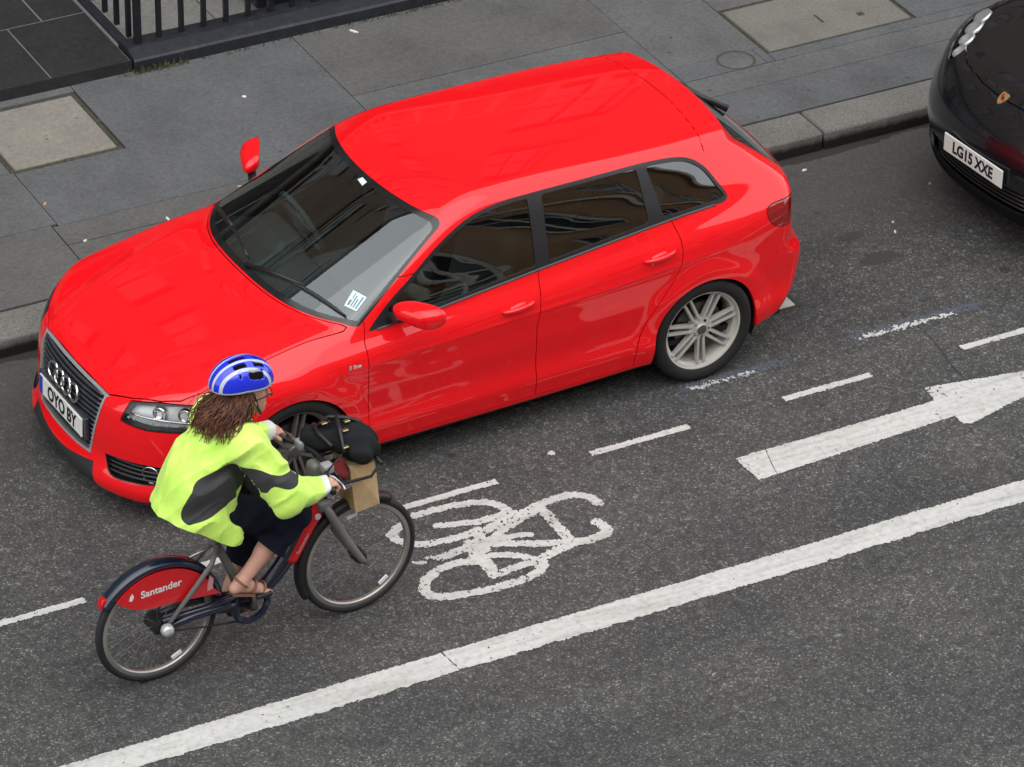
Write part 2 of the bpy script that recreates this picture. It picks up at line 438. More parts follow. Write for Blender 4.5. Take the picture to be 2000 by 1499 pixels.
def plane_patch(x0, x1, y0, y1, h):
    nx, ny = int((x1-x0)/h)+2, int((y1-y0)/h)+2
    X, Y = np.meshgrid(np.linspace(x0, x1, nx), np.linspace(y0, y1, ny), indexing='ij')
    P = np.stack([X.ravel(), Y.ravel(), np.zeros(X.size)], 1); I = np.arange(nx*ny).reshape(nx, ny)
    Q = np.stack([I[:-1, :-1], I[1:, :-1], I[1:, 1:], I[:-1, 1:]], -1).reshape(-1, 4)
    return Shell.from_quads(P, Q, np.tile([0, 0, 1.], (len(P), 1)))
def ragged(x, y, amp, seed=0):
    return amp*(.30*vnoise(x, y, 24, seed)+.65*vnoise(x, y, 80, seed+1)+.75*vnoise(x, y, 170, seed+2))
def painted(name, box, field, z, m, parent, h=.0065, chip=.66):
    def worn(x, y, zz, n):          # paint lost from the tops of the stones
        c = .55*vnoise(x, y, 62, 301)+.55*vnoise(x, y, 125, 302)+.25*vnoise(x, y, 7, 303)-chip
        return np.maximum(field(x, y), c*.03)
    s, _ = plane_patch(*box, h).cut(worn)
    s.P[:, 2] = z
    return shell_obj(name, s, m, parent)

XR = 160
road = mesh_obj('road', [(-XR, -17, 0), (XR, -17, 0), (XR, KERB_Y, 0), (-XR, KERB_Y, 0)], [(0, 1, 2, 3)], M_ASPH, kind='structure')
tag(road, 'grey asphalt street with white cycle lane markings', 'road')

def stroke(x, y, pts, w):
    d = np.full(np.shape(x), 1e9)
    for a, b in zip(pts[:-1], pts[1:]):
        a, b = np.array(a), np.array(b); e = b-a
        t = np.clip(((x-a[0])*e[0]+(y-a[1])*e[1])/(e@e+1e-12), 0, 1)
        d = np.minimum(d, np.hypot(x-a[0]-t*e[0], y-a[1]-t*e[1]))
    return d-w
# broken lane line: 0.6 m marks, 0.6 m gaps
for i, (x0, x1, yc) in enumerate([(-2.15, -1.6, -1.28), (-.98, -.405, -1.275), (.20, .775, -1.262), (1.395, 1.975, -1.252), (2.55, 3.16, -1.243), (3.762, 4.325, -1.238), (4.93, 5.52, -1.226), (6.13, 6.72, -1.22)]):
    painted('lane_dash', (x0-.05, x1+.05, yc-.07, yc+.07),
            lambda x, y: np.maximum(np.maximum(x0-x, x-x1), np.abs(y-yc)-.024)+ragged(x, y, .006, i), .004, M_PAINT, road)
# solid edge line, with the seam where two runs meet
def edge(x, y):
    mid = -2.588+.0012*(x-1)+.004*vnoise(x, 0*y, 1.3, 5)
    d = np.abs(y-mid)-.088
    d = np.where(y < mid, d+.012*np.maximum(vnoise(x, y, 22, 9), -.2), d)
    seam = .0035-np.abs(x-1.02+.10*(y-mid))
    return np.maximum(d+ragged(x, y, .0075, 40), seam+ragged(x, y, .004, 41))
for k, (x0, x1) in enumerate([(-3.2, -.6), (-.6, 1.02), (1.02, 3.0), (3.0, 5.0), (5.0, 7.2)]):
    painted('edge_line', (x0, x1-.0005, -2.72, -2.45), edge, .004, M_PAINT, road, .007, .78)
# straight-on arrow
_arrow = [(3.224, -1.630), (4.500, -1.622), (4.508, -1.560), (4.513, -1.483), (5.57, -1.662), (4.60, -1.896), (4.555, -1.903), (4.512, -1.885), (4.513, -1.802), (3.236, -1.864)]
painted('lane_arrow', (3.15, 5.9, -1.95, -1.43), lambda x, y: np.maximum(poly_sdf(x, y, _arrow)+ragged(x, y, .007, 60), .003-np.abs(x-3.40-.3*(y+1.7)+.01*vnoise(x, y, 9, 3))), .004, M_PAINT, road)
# cycle symbol, brushed in strokes
_cyc = [
 ([(1.428,-1.347),(1.545,-1.346),(1.649,-1.35),(1.759,-1.372),(1.835,-1.403),(1.878,-1.451),(1.904,-1.518),(1.917,-1.551)], 0.023),
 ([(1.368,-1.384),(1.28,-1.425),(1.249,-1.45),(1.252,-1.504),(1.281,-1.557),(1.36,-1.606),(1.479,-1.624),(1.59,-1.627),(1.677,-1.618)], 0.024),
 ([(1.499,-1.482),(1.609,-1.517),(1.707,-1.546),(1.79,-1.548),(1.869,-1.541)], 0.022),
 ([(1.536,-1.861),(1.448,-1.83),(1.339,-1.839),(1.232,-1.889),(1.179,-1.964),(1.186,-2.037),(1.26,-2.08),(1.381,-2.103),(1.519,-2.122),(1.668,-2.12),(1.772,-2.095),(1.831,-2.047),(1.847,-1.997)], 0.026),
 ([(1.576,-1.712),(1.707,-1.764),(1.883,-1.858),(2.046,-1.921)], 0.026),
 ([(1.722,-1.633),(1.865,-1.578),(1.951,-1.588),(2.036,-1.557),(2.155,-1.536),(2.254,-1.538),(2.315,-1.568),(2.355,-1.622),(2.359,-1.671)], 0.026),
 ([(2.067,-1.599),(2.065,-1.745),(2.064,-1.903)], 0.026),
 ([(1.849,-1.992),(1.965,-1.959),(2.065,-1.943),(2.165,-1.954),(2.254,-1.945),(2.283,-1.914),(2.288,-1.856),(2.266,-1.826)], 0.028),
 ([(1.699,-1.721),(1.803,-1.667),(1.908,-1.627),(2.034,-1.59)], 0.022),
 ([(1.587,-1.704),(1.577,-1.868),(1.563,-2.016)], 0.03),
 ([(1.631,-1.85),(1.706,-1.879),(1.759,-1.921),(1.832,-1.996)], 0.022),
 ([(1.572,-2.02),(1.67,-2.005),(1.78,-1.996),(1.838,-1.999)], 0.024),
 ([(1.389,-1.755),(1.478,-1.741),(1.565,-1.732)], 0.026),
 ([(1.324,-1.722),(1.386,-1.747)], 0.012),
 ([(1.752,-1.734),(1.829,-1.746),(1.9,-1.769)], 0.02),
 ([(1.666,-1.625),(1.64,-1.718),(1.62,-1.786),(1.557,-1.806)], 0.03),
 ([(1.56,-1.756),(1.652,-1.724),(1.74,-1.728)], 0.03),
 ([(1.244,-1.734),(1.294,-1.753)], 0.012)]
painted('cycle_symbol', (1.1, 2.45, -2.2, -1.28), lambda x, y: np.minimum.reduce([stroke(x, y, p, w*1.13) for p, w in _cyc])+ragged(x, y, .010, 80), .004, M_PAINT, road, .0055, .56)
# worn parking-bay line: a blue-grey ghost with scraps of white left on it
for x0, x1, yc, sd_ in ((3.30, 3.98, -.915, 90), (4.40, 5.30, -.880, 95)):
    painted('worn_line_stain', (x0-.1, x1+.1, yc-.09, yc+.12), lambda x, y: np.hypot(np.maximum(np.abs(x-(x0+x1)/2)-(x1-x0)/2+.05, 0), y-yc-.012)-.042+ragged(x, y, .030, sd_), .003, M_GHOST, road, .0065, .5)
    painted('worn_line_mark', (x0, x1, yc-.05, yc+.05), lambda x, y: np.maximum(np.maximum(x0+.06-x, x-x1+.2), np.abs(y-yc+.008)-.016)+ragged(x, y, .026, sd_+3)-.001, .005, M_PAINT, road, .0055, .20)
# a spent filter-white spot and small scraps of old paint
painted('paint_spot', (2.28, 2.45, -1.22, -1.08), lambda x, y: np.hypot(x-2.365, (y+1.147))-.022+ragged(x, y, .010, 120), .004, M_PAINT, road)
# tar joint across the lane
def _tar(nt, b):
    nt.links.new(ramp(nt, noise(nt, coords(nt), 50, 4), (.3, (.018, .018, .018)), (.7, (.04, .039, .038))), b.inputs['Base Color'])
M_TAR = mat('tar joint', (.025, .025, .025), .7, build=_tar)
painted('tar_joint', (4.55, 5.25, -1.72, -.70), lambda x, y: np.abs(x-4.80-.02*vnoise(x*0, y, 6, 7)-.10*(y+1.2))-.0045+ragged(x, y, .006, 130), .0025, M_TAR, road)
painted('tar_joint', (6.0, 6.2, -.9, .95), lambda x, y: np.abs(x-6.08-.03*vnoise(x*0, y, 4, 9))-.004+ragged(x, y, .006, 133), .0025, M_TAR, road)
for k, (cx, cy, r) in enumerate([(5.05, -.18, .075), (5.02, .10, .05), (5.62, -.62, .03), (2.75, -.98, .02)]):
    painted('oil_stain', (cx-.3, cx+.3, cy-.2, cy+.2), lambda x, y: np.hypot((x-cx)*.6, (y-cy)*1.2)-r+ragged(x, y, .03, 140+k), .0022, mat('oil stain', (.042, .041, .040), .6), road)
# pale stone gully cover let into the bay, in an iron frame
def _stone(name, c0, c1, c2, sc=60, rough=.85, bs=.3, spots=None):
    def f(nt, b):
        co = coords(nt); c = ramp(nt, noise(nt, co, sc, 6, .68), (.28, c0), (.5, c1), (.74, c2))
        c = mix(nt, 1., c, ramp(nt, noise(nt, co, 2.3, 5, .6), (.28, .80), (.5, 1.), (.72, 1.14)), 'MULTIPLY')
        if spots:
            v = nd(nt, 'ShaderNodeTexVoronoi'); v.inputs['Scale'].default_value = spots[0]; nt.links.new(co, v.inputs['Vector'])
            c = mix(nt, 1., c, ramp(nt, v.outputs['Distance'], (spots[1], spots[2]), (spots[1]+.03, 1.)), 'MULTIPLY')
        nt.links.new(c, b.inputs['Base Color']); bump(nt, b, noise(nt, co, sc*2, 4, .7), bs, .004)
    return mat(name, c1, rough, spec=.3, build=f)
M_FLAG_A = _stone('blue grey concrete flag', (0.0702, 0.0731, 0.07738), (0.0962, 0.09884, 0.1023), (0.1248, 0.1261, 0.1273), 45, spots=(4.1, .035, .55))
M_FLAG_B = _stone('brown grey concrete flag', (0.0742, 0.07242, 0.06945), (0.09794, 0.09616, 0.0932), (0.1276, 0.1247, 0.1187), 45, spots=(3.3, .035, .5))
M_FLAG_C = _stone('mid grey concrete flag', (0.07727, 0.07785, 0.07842), (0.103, 0.1036, 0.1042), (0.1345, 0.1345, 0.1345), 45, spots=(3.7, .03, .5))
def _granite(nt, b):
    co = coords(nt); L = nt.links
    c = ramp(nt, noise(nt, co, 95, 6, .68), (.28, (0.068, 0.06596, 0.05984)), (.5, (0.153, 0.1476, 0.1346)), (.74, (0.2516, 0.2448, 0.2244)))
    c = mix(nt, 1., c, ramp(nt, noise(nt, co, 2.3, 5, .6), (.28, .80), (.5, 1.), (.72, 1.14)), 'MULTIPLY')
    sx = nd(nt, 'ShaderNodeSeparateXYZ'); L.new(co, sx.inputs[0])       # tyre rubber and road dirt on the street face
    w = nd(nt, 'ShaderNodeMath', operation='MULTIPLY_ADD'); L.new(noise(nt, co, 14, 5, .65), w.inputs[0]); w.inputs[1].default_value = .05; L.new(sx.outputs[2], w.inputs[2])
    c = mix(nt, ramp(nt, w.outputs[0], (.078, 0.), (.118, 1.)), (.013, .012, .010), c)
    L.new(c, b.inputs['Base Color']); bump(nt, b, noise(nt, co, 190, 4, .7), .5, .004)
M_GRANITE = mat('granite kerb', (.21, .2, .19), .85, spec=.3, build=_granite)
M_BUFF = _stone('buff stone cover', (0.162, 0.1485, 0.1269), (0.2079, 0.1917, 0.1647), (0.2484, 0.2322, 0.1998), 30, spots=(5.5, .06, .6))
M_BUFF2 = _stone('weathered stone cover', (0.1074, 0.104, 0.09009), (0.1559, 0.149, 0.1317), (0.2079, 0.1996, 0.1767), 70)
M_JOINT = _stone('mossy joint', (.030, .032, .022), (.05, .05, .036), (.085, .08, .06), 40)
M_IRON = mat('black painted iron', (.010, .011, .015), .38, spec=.5)
M_SLATE = _stone('dark slate tile', (0.01768, 0.01768, 0.01904), (0.02448, 0.02448, 0.02584), (0.03536, 0.03536, 0.03672), 24, rough=.6, bs=.12)
M_GROUT = _stone('pale grout', (.11, .11, .11), (.14, .14, .14), (.17, .17, .17), 40)
gc = MB().box((3.92, -.44, -.05), (4.36, -.06, .0025)).obj('gully_frame', M_TAR, road)
for a, b_ in ((3.945, 4.19), (4.21, 4.335)): MB().box((a, -.415, -.05), (b_, -.085, .006), .004).obj('gully_cover_stone', _stone('pale gully stone', (.30, .29, .26), (.40, .39, .36), (.5, .49, .45), 50), road)

# kerb stones
kerb = empty('kerb', (0, 0, 0)); tag(kerb, 'row of pale granite kerb stones along the gutter', 'kerb', kind='structure')
kx = [-9.4, -7.9, -6.3, -4.8, -3.2, -1.75, -.32, .92, 2.3, 3.75, 5.415, 6.85, 8.3, 9.9, 11.5, 13.]
for a, b_ in zip(kx[:-1], kx[1:]):
    dz = random.uniform(-.004, .004); dy = random.uniform(-.006, .006)
    MB().box((a+.004, KERB_Y+dy, -.1), (b_-.004, KERB_BACK-.006, PZ+dz), .019, seg=4).obj('kerb_stone', M_GRANITE, kerb, smooth=True, angle=35)
painted('gutter_grime', (-8, 12, KERB_Y-.16, KERB_Y+.02), lambda x, y: (KERB_Y-.055-y)+.03*vnoise(x, y, 3, 150)+ragged(x, y, .012, 151), .0018, mat('gutter grime', (.022, .021, .019), .8), road, .02, 9)

# pavement: bed with flags laid on it
pave = mesh_obj('pavement', [(-XR, KERB_BACK-.02, .095), (XR, KERB_BACK-.02, .095), (XR, 7.3, .095), (-XR, 7.3, .095)], [(0, 1, 2, 3)], M_JOINT, kind='structure')
tag(pave, 'grey pavement of large concrete flags', 'pavement')
def flag(poly, m, dz=0., name='flagstone'):
    g_ = .0028
    P_ = np.array(poly, float); n = len(P_); Q_ = []
    for i in range(n):            # inset the outline by the joint width
        a, b_, c = P_[i-1], P_[i], P_[(i+1) % n]
        e0 = (b_-a)/np.linalg.norm(b_-a); e1 = (c-b_)/np.linalg.norm(c-b_)
        n0 = np.array([-e0[1], e0[0]]); n1 = np.array([-e1[1], e1[0]])
        Q_.append(b_+(n0+n1)*g_)
    return MB().prism([tuple(q) for q in Q_], .05, PZ+dz).obj(name, m, pave)
R4 = lambda a, b_, c, d: [(a, c), (b_, c), (b_, d), (a, d)]
flag(R4(-6, -1.2, KERB_BACK, 2.096), M_FLAG_C); flag(R4(-1.2, .82, KERB_BACK, 2.096), M_FLAG_B)
flag(R4(-6, -.6, 2.096, 2.76), M_FLAG_B); flag(R4(-.6, .86, 2.096, 2.76), M_FLAG_C)
flag(R4(-6, .845, 2.76, 3.6), M_FLAG_C, -.001); flag(R4(.845, 1.575, 3.52, 3.6), M_FLAG_C)
flag([(.86, 2.07), (3.062, 2.07), (3.062, 3.64), (1.575, 3.64), (1.575, 2.742), (.86, 2.742)], M_FLAG_A)
flag(R4(.822, 3.062, 1.846, 2.07), M_FLAG_B, .001); flag(R4(.822, 4.4, KERB_BACK, 1.846), M_FLAG_B)
flag(R4(3.062, 4.965, 2.72, 3.62), M_FLAG_B, .001); flag(R4(3.062, 4.965, 1.846, 2.72), M_FLAG_C)
flag(R4(4.965, 5.56, 1.97, 2.165), M_FLAG_A, .0015, 'patch_flag'); flag(R4(4.965, 5.62, 2.165, 3.62), M_FLAG_C, -.001)
flag(R4(4.4, 8.2, KERB_BACK, 1.735), M_FLAG_A, .0005); flag(R4(4.965, 8.2, 1.735, 1.97), M_FLAG_C); flag(R4(4.4, 4.965, 1.735, 1.846), M_FLAG_C)
flag(R4(5.56, 5.62, 1.97, 2.165), M_FLAG_A); flag(R4(5.62, 8.2, 1.97, 2.072), M_FLAG_A)
flag(R4(6.715, 8.2, 2.072, 3.62), M_FLAG_A); flag(R4(5.62, 6.715, 2.70, 3.62), M_FLAG_B)
for a in (8.2, 10.4): flag(R4(a, a+2.2, KERB_BACK, 3.62), M_FLAG_C)
# inspection covers
cv = empty('pavement_cover', (0, 0, PZ), label='buff stone inspection cover with mossy edges beside the dark slate step', cat='cover', group='pavement covers')
MB().box((.850, 2.750, -.06), (1.570, 3.515, -.010)).obj('cover_frame', M_JOINT, cv)
MB().box((.882, 2.785, -.05), (1.535, 3.482, .003), .006).obj('cover_stone', M_BUFF, cv)
for q in ((1.553, 3.13), (1.22, 2.768), (.866, 3.05)): MB().box((q[0]-.028, q[1]-.018, -.04), (q[0]+.028, q[1]+.018, -.001), .004).obj('lifting_key_slot', M_JOINT, cv)
cv = empty('pavement_cover', (0, 0, PZ), label='weathered grey brown stone cover with key slots near the black car', cat='cover', group='pavement covers')
MB().box((5.628, 2.078, -.06), (6.708, 2.695, -.006)).obj('cover_frame', M_JOINT, cv)
MB().box((5.648, 2.098, -.05), (6.688, 2.675, .002), .006).obj('cover_stone', M_BUFF2, cv)
for q, w_, l_ in (((6.15, 2.33), .012, .06), ((6.42, 2.27), .025, .025)): MB().box((q[0]-w_, q[1]-l_, -.02), (q[0]+w_, q[1]+l_, .0035), .004).obj('lifting_key_slot', M_JOINT, cv)
cv = empty('round_cover', (5.40, 2.085, PZ), label='small round metal access cover set in a pale pavement patch', cat='cover')
MB().lathe([(.124, -.02), (.124, .0025), (.108, .0025), (.108, -.02)], 40, 'z').obj('cover_ring', mat('worn iron ring', (.055, .056, .052), .6), cv, smooth=True, angle=30)
MB().lathe([(0.001, .0025), (.102, .0025), (.107, .001), (.107, -.02)], 40, 'z').obj('cover_disc', M_FLAG_C, cv, smooth=True, angle=30)
# litter
M_LIT = mat('paper scrap', (.62, .60, .55), .8); M_LIT2 = mat('tan filter', (.42, .27, .16), .8)
for k, (x, y, z, sx, sy, m_, lb) in enumerate([(2.47, 3.0, PZ, .030, .022, M_LIT, 'white paper scrap on the wide blue grey flag'), (.885, 2.335, PZ, .035, .016, M_LIT2, 'tan cigarette end by the joint of the left flags'),
        (1.455, 1.86, PZ, .04, .014, M_LIT, 'pale cigarette end on the joint beside the red bonnet'), (.93, 1.845, PZ, .025, .016, M_LIT, 'tiny pale scrap at the corner of the brown grey flag'),
        (3.44, 3.47, PZ, .06, .02, M_LIT, 'long white scrap at the foot of the railing plinth'), (4.86, .86, 0, .05, .03, M_LIT, 'crumpled pale scrap in the gutter behind the red car'),
        (5.18, .89, 0, .035, .02, M_LIT, 'small white scrap in the gutter nearer the black car'), (5.28, .03, 0, .028, .012, M_LIT, 'white stub on the tarmac between the two cars'),
        (5.33, .13, 0, .018, .014, M_LIT, 'white fleck on the tarmac between the two cars'), (5.77, .42, 0, .02, .016, M_LIT2, 'tan cigarette end in front of the black car'),
        (1.985, 2.02, PZ, .028, .014, M_LIT2, 'tan cigarette end beside the far wing mirror')]):
    t = random.uniform(0, 3); h_ = .006
    V = []; c_, s_ = math.cos(t), math.sin(t)
    for j in range(7):
        a = 2*math.pi*j/7; r = random.uniform(.75, 1.1); V.append((x+(c_*sx*math.cos(a)-s_*sy*math.sin(a))*r*.6, y+(s_*sx*math.cos(a)+c_*sy*math.sin(a))*r*.6))
    mb = MB(); mb.prism(V, z+.001, z+h_); o = mb.obj('litter', m_, None, label=lb, cat='litter', group='litter scraps')
# ----------------------------------------------------------------------------
# slate step, railing, forecourt, the two terraces that enclose the street
# ----------------------------------------------------------------------------
step = empty('entrance_step', (0, 0, PZ), label='dark slate tiled entrance step at the back of the pavement', cat='step')
MB().box((-2.4, 3.612, -.1), (1.985, 7.0, .0745)).obj('step_core', M_GROUT, step)
MB().box((-2.4, 3.598, -.02), (1.990, 3.6115, .0785)).obj('riser', M_SLATE, step)
tx = [1.985, 1.462, .70, -.06, -.82, -1.58, -2.4]
for r_, (y0, y1) in enumerate(((3.600, 4.318), (4.318, 5.05), (5.05, 5.78), (5.78, 7.0))):
    off = .235 if r_ % 2 else 0
    xs = [1.985]+[t+off for t in tx[1:-1]]+[-2.4]
    for a, b_ in zip(xs[1:], xs[:-1]):
        MB().box((a+.005, y0+.005, .03), (b_-.005, y1-.005, .0765+random.uniform(-.0008, .0008)), .002).obj('tile', M_SLATE, step)

M_CONC = _stone('pale forecourt concrete', (.15, .148, .135), (.21, .206, .19), (.27, .26, .25), 40)
fore = empty('forecourt', (0, 0, 0)); tag(fore, 'pale concrete forecourt behind the railing', 'ground', kind='structure')
for a, b_ in ((1.985, 2.74), (2.74, 4.1), (4.1, 5.5), (5.5, 8.)): MB().box((a+.004, 3.80, .0), (b_-.004, 7.0, .112)).obj('forecourt_slab', M_CONC, fore)
MB().box((2.00, 3.81, .05), (2.115, 7.0, .17), .006).obj('forecourt_slab', M_CONC, fore)

def _blackpaint(nt, b):
    co = coords(nt)
    nt.links.new(ramp(nt, noise(nt, co, 20, 5, .65), (.3, (.010, .011, .015)), (.6, (.018, .020, .027)), (.8, (.05, .05, .052))), b.inputs['Base Color'])
    bump(nt, b, noise(nt, co, 45, 4), .3, .004)
M_PLINTH = mat('black painted stone', (.014, .015, .02), .5, build=_blackpaint)
rail = empty('railing', (0, 0, PZ), label='black iron railing on a painted stone plinth', cat='railing')
_pl = [(3.578, -.03), (3.580, .070), (3.590, .084), (3.690, .112), (3.815, .112), (3.83, .10), (3.83, -.03)]
mb = MB(); mb.prism(_pl, 2.0, 9.0, 'yz'); mb.obj('plinth', M_PLINTH, rail)
MB().box((2.02, 3.83, -.03), (2.085, 7.0, .07), .005).obj('plinth', M_PLINTH, rail)
def bar(x, y, first=False):
    w = .021 if first else .0155
    MB().box((x-w, y-w, .05), (x+w, y+w, 1.12), .003).obj('bar', M_IRON, rail)
    MB().lathe([(.001, 1.22), (.012, 1.19), (.022, 1.15), (.014, 1.12), (.018, 1.10)], 8, 'z', (x, y, 0)).obj('finial', M_IRON, rail, smooth=True)
bar(2.09, 3.735, True)
for k in range(1, 44): bar(2.09+.1515*k, 3.755)
for k in range(1, 17): bar(2.118, 3.755+.186*k)
for z in (1.02,):
    MB().box((2.07, 3.74, z), (8.75, 3.77, z+.02)).obj('top_rail', M_IRON, rail)
    MB().box((2.105, 3.77, z), (2.13, 6.9, z+.02)).obj('top_rail', M_IRON, rail)

# dark timber storage bins standing behind the railing
M_BIN = mat('black bin plastic', (.012, .013, .018), .42)
M_STRIP = mat('white strip', (.6, .6, .62), .5)
for k, (x, w_, lb) in enumerate([(2.985, .40, 'black bin with a thin white strip behind the railing'), (3.48, .55, 'second black bin behind the railing, farther from the step')]):
    bn = empty('storage_bin', (x, 3.92, .112), label=lb, cat='bin', group='bins behind the railing')
    MB().box((0, 0, .05), (w_, .55, .86), .02, seg=2).obj('bin_body', M_BIN, bn); MB().box((-.02, -.02, .862), (w_+.02, .57, .92), .02, seg=2).obj('bin_lid', M_BIN, bn)
    MB().box((.02, .02, 0), (w_-.02, .53, .048)).obj('bin_foot', M_CONC if k == 0 else M_BIN, bn)
    MB().box((w_*.52, -.006, .10), (w_*.52+.012, -.0005, .80)).obj('bin_strip', M_STRIP, bn)

# moss and grass at the foot of the plinth
V, Fc = [], []
for cx, n_, sp in ((2.13, 90, .11), (2.62, 30, .25), (3.3, 40, .3), (3.86, 60, .16), (4.3, 30, .2)):
    for _ in range(n_):
        x = random.gauss(cx, sp); y = 3.568-abs(random.gauss(0, .012)); h_ = random.uniform(.012, .045)*(1.3 if sp < .13 else .7); a = random.uniform(0, 6.28); w_ = .004
        dx, dy = math.cos(a)*w_, math.sin(a)*w_; lx, ly = random.gauss(0, .018), -abs(random.gauss(0, .02)); i = len(V)
        V += [(x-dx, y-dy, PZ), (x+dx, y+dy, PZ), (x+dx*.6+lx*.5, y+dy*.6+ly*.5, PZ+h_*.7), (x+lx, y+ly, PZ+h_), (x-dx*.6+lx*.5, y-dy*.6+ly*.5, PZ+h_*.7)]; Fc.append((i, i+1, i+2, i+3, i+4))
def _grass(nt, b):
    nt.links.new(ramp(nt, noise(nt, coords(nt), 30, 3), (.35, (.05, .065, .012)), (.55, (.10, .11, .025)), (.7, (.20, .15, .05))), b.inputs['Base Color'])
mesh_obj('weeds', V, Fc, mat('weed', (.08, .1, .03), .8, build=_grass), label='yellow green weeds along the foot of the plinth', cat='weeds', kind='stuff')

# terraces (outside the frame, seen mirrored in paint and glass)
def _brick(c0, c1, mort):
    def f(nt, b):
        co = coords(nt); sw = nd(nt, 'ShaderNodeSeparateXYZ'); nt.links.new(co, sw.inputs[0]); cm = nd(nt, 'ShaderNodeCombineXYZ')
        nt.links.new(sw.outputs[0], cm.inputs[0]); nt.links.new(sw.outputs[2], cm.inputs[1])
        br = nd(nt, 'ShaderNodeTexBrick'); nt.links.new(cm.outputs[0], br.inputs['Vector']); br.inputs['Scale'].default_value = 1
        br.inputs['Brick Width'].default_value = .225; br.inputs['Row Height'].default_value = .075; br.inputs['Mortar Size'].default_value = .006
        br.inputs['Color1'].default_value = (*c0, 1); br.inputs['Color2'].default_value = (*c1, 1); br.inputs['Mortar'].default_value = (*mort, 1)
        nt.links.new(mix(nt, 1., br.outputs['Color'], ramp(nt, noise(nt, co, .8, 5), (.3, .75), (.7, 1.15)), 'MULTIPLY'), b.inputs['Base Color'])
    return f
M_BRICK = mat('brown stock brick', (.2, .1, .05), .9, build=_brick((.36, .185, .085), (.29, .145, .07), (.36, .30, .22)))
M_BRICK2 = mat('sooty brick', (.13, .09, .06), .9, build=_brick((.15, .10, .065), (.11, .075, .05), (.17, .15, .12)))
M_STUCCO = mat('cream stucco', (.55, .52, .44), .8); M_SASH = mat('white sash paint', (.72, .72, .70), .5)
M_PANE = mat('dark window glass', (.02, .025, .03), .05, spec=.8)
def terrace(name, label, y, face, x0, x1, floors, m_wall, bay, base_h, m_sash, m_stucco):
    """face=+1: front looks towards +y"""
    t = empty(name, (0, y, 0), label=label, cat='building')
    H_ = base_h+floors*3.3+1.0
    d = -face
    holes = []; xs = np.arange(x0+bay*.5, x1-bay*.3, bay)
    for k in range(floors):
        zb = base_h+.75+3.3*k; hh = 1.95 if k < 2 else 1.5
        for x in xs: holes.append((x-.55, x+.55, zb, zb+hh))
    # wall as a grid of solid pieces round the window openings
    zs = sorted({base_h, H_} | {h for q in holes for h in q[2:]}); xg = sorted({x0, x1} | {h for q in holes for h in q[:2]})
    V, Fc = [], []
    def quad(a, b_, c, dd):
        i = len(V); V.extend([a, b_, c, dd]); Fc.append((i, i+1, i+2, i+3))
    for za, zb in zip(zs[:-1], zs[1:]):
        for xa, xb in zip(xg[:-1], xg[1:]):
            cx, cz = (xa+xb)/2, (za+zb)/2
            if any(q[0] < cx < q[1] and q[2] < cz < q[3] for q in holes): continue
            quad((xa, 0, za), (xb, 0, za), (xb, 0, zb), (xa, 0, zb))
    D = d*.22
    for a, b_, c, e in holes:
        quad((a, 0, c), (b_, 0, c), (b_, D, c), (a, D, c)); quad((a, 0, e), (b_, 0, e), (b_, D, e), (a, D, e))
        quad((a, 0, c), (a, 0, e), (a, D, e), (a, D, c)); quad((b_, 0, c), (b_, 0, e), (b_, D, e), (b_, D, c))
    quad((x0, 0, base_h), (x0, d*9, base_h), (x0, d*9, H_), (x0, 0, H_)); quad((x1, 0, base_h), (x1, d*9, base_h), (x1, d*9, H_), (x1, 0, H_)); quad((x0, 0, H_), (x1, 0, H_), (x1, d*9, H_), (x0, d*9, H_))
    mesh_obj('wall', V, Fc, m_wall, t)
    MB().box((x0, min(0, d*9)+(.0 if d > 0 else 0), -.2), (x1, max(0, d*9), base_h-.01)).obj('stucco_base', m_stucco, t)
    for zc, pr in ((base_h, .22), (base_h+3.3*2+.25, .16), (H_-.35, .35)):
        MB().box((x0, min(-pr*d, .02*d), zc-.12), (x1, max(-pr*d, .02*d), zc+.12)).obj('cornice', m_stucco, t)
    shared = {}
    for a, b_, c, e in holes:
        hh = round(e-c, 2)
        if hh not in shared:
            mb = MB(); y0, y1 = sorted((D*.5, D*.75))
            for lo, hi in (((-.55, 0), (-.46, hh)), ((.46, 0), (.55, hh)), ((-.46, 0), (.46, .09)), ((-.46, hh-.09), (.46, hh)), ((-.46, hh*.5-.03), (.46, hh*.5+.03)), ((-.02, .09), (.02, hh*.5-.03)), ((-.02, hh*.5+.03), (.02, hh-.09))):
                mb.box((lo[0], y0, lo[1]), (hi[0], y1, hi[1]))
            fm = mb.mesh('window_frame'); y0, y1 = sorted((D*.80, D*.84)); pm = MB().box((-.55, y0, 0), (.55, y1, hh)).mesh('pane')
            y0, y1 = sorted((-d*.10, D*.4)); sm = MB().box((-.62, y0, -.09), (.62, y1, -.002)).mesh('sill')
            shared[hh] = fm, pm, sm
        w = None
        for nm, me, mm in zip(('window', 'pane', 'sill'), shared[hh], (m_sash, M_PANE, m_stucco)):
            o = link_mesh(nm, me, mm, t if w is None else w)
            if w is None: w = o; o.location = ((a+b_)/2, 0, c)
    # ground storey: doors and tall windows
    for k, x in enumerate(xs):
        y0, y1 = sorted((-d*.012, d*.05))
        MB().box((x-.6, y0, .9), (x+.6, y1, base_h-.7)).obj('ground_window', M_PANE, t)
        y0, y1 = sorted((-d*.05, -d*.014))
        MB().box((x-.03, y0, .9), (x+.03, y1, base_h-.7)).obj('ground_mullion', m_sash, t)
        y0, y1 = sorted((-d*.16, -d*.013))
        MB().box((x-bay/2-.12, y0, 0), (x-bay/2+.12, y1, base_h-.3)).obj('pilaster', m_stucco, t)
    # balcony of balusters above the ground storey
    y0, y1 = sorted((-d*.62, -d*.54))
    MB().box((x0, min(-d*.66, -d*.225), base_h+.02), (x1, max(-d*.66, -d*.225), base_h+.14)).obj('balcony_slab', m_stucco, t)
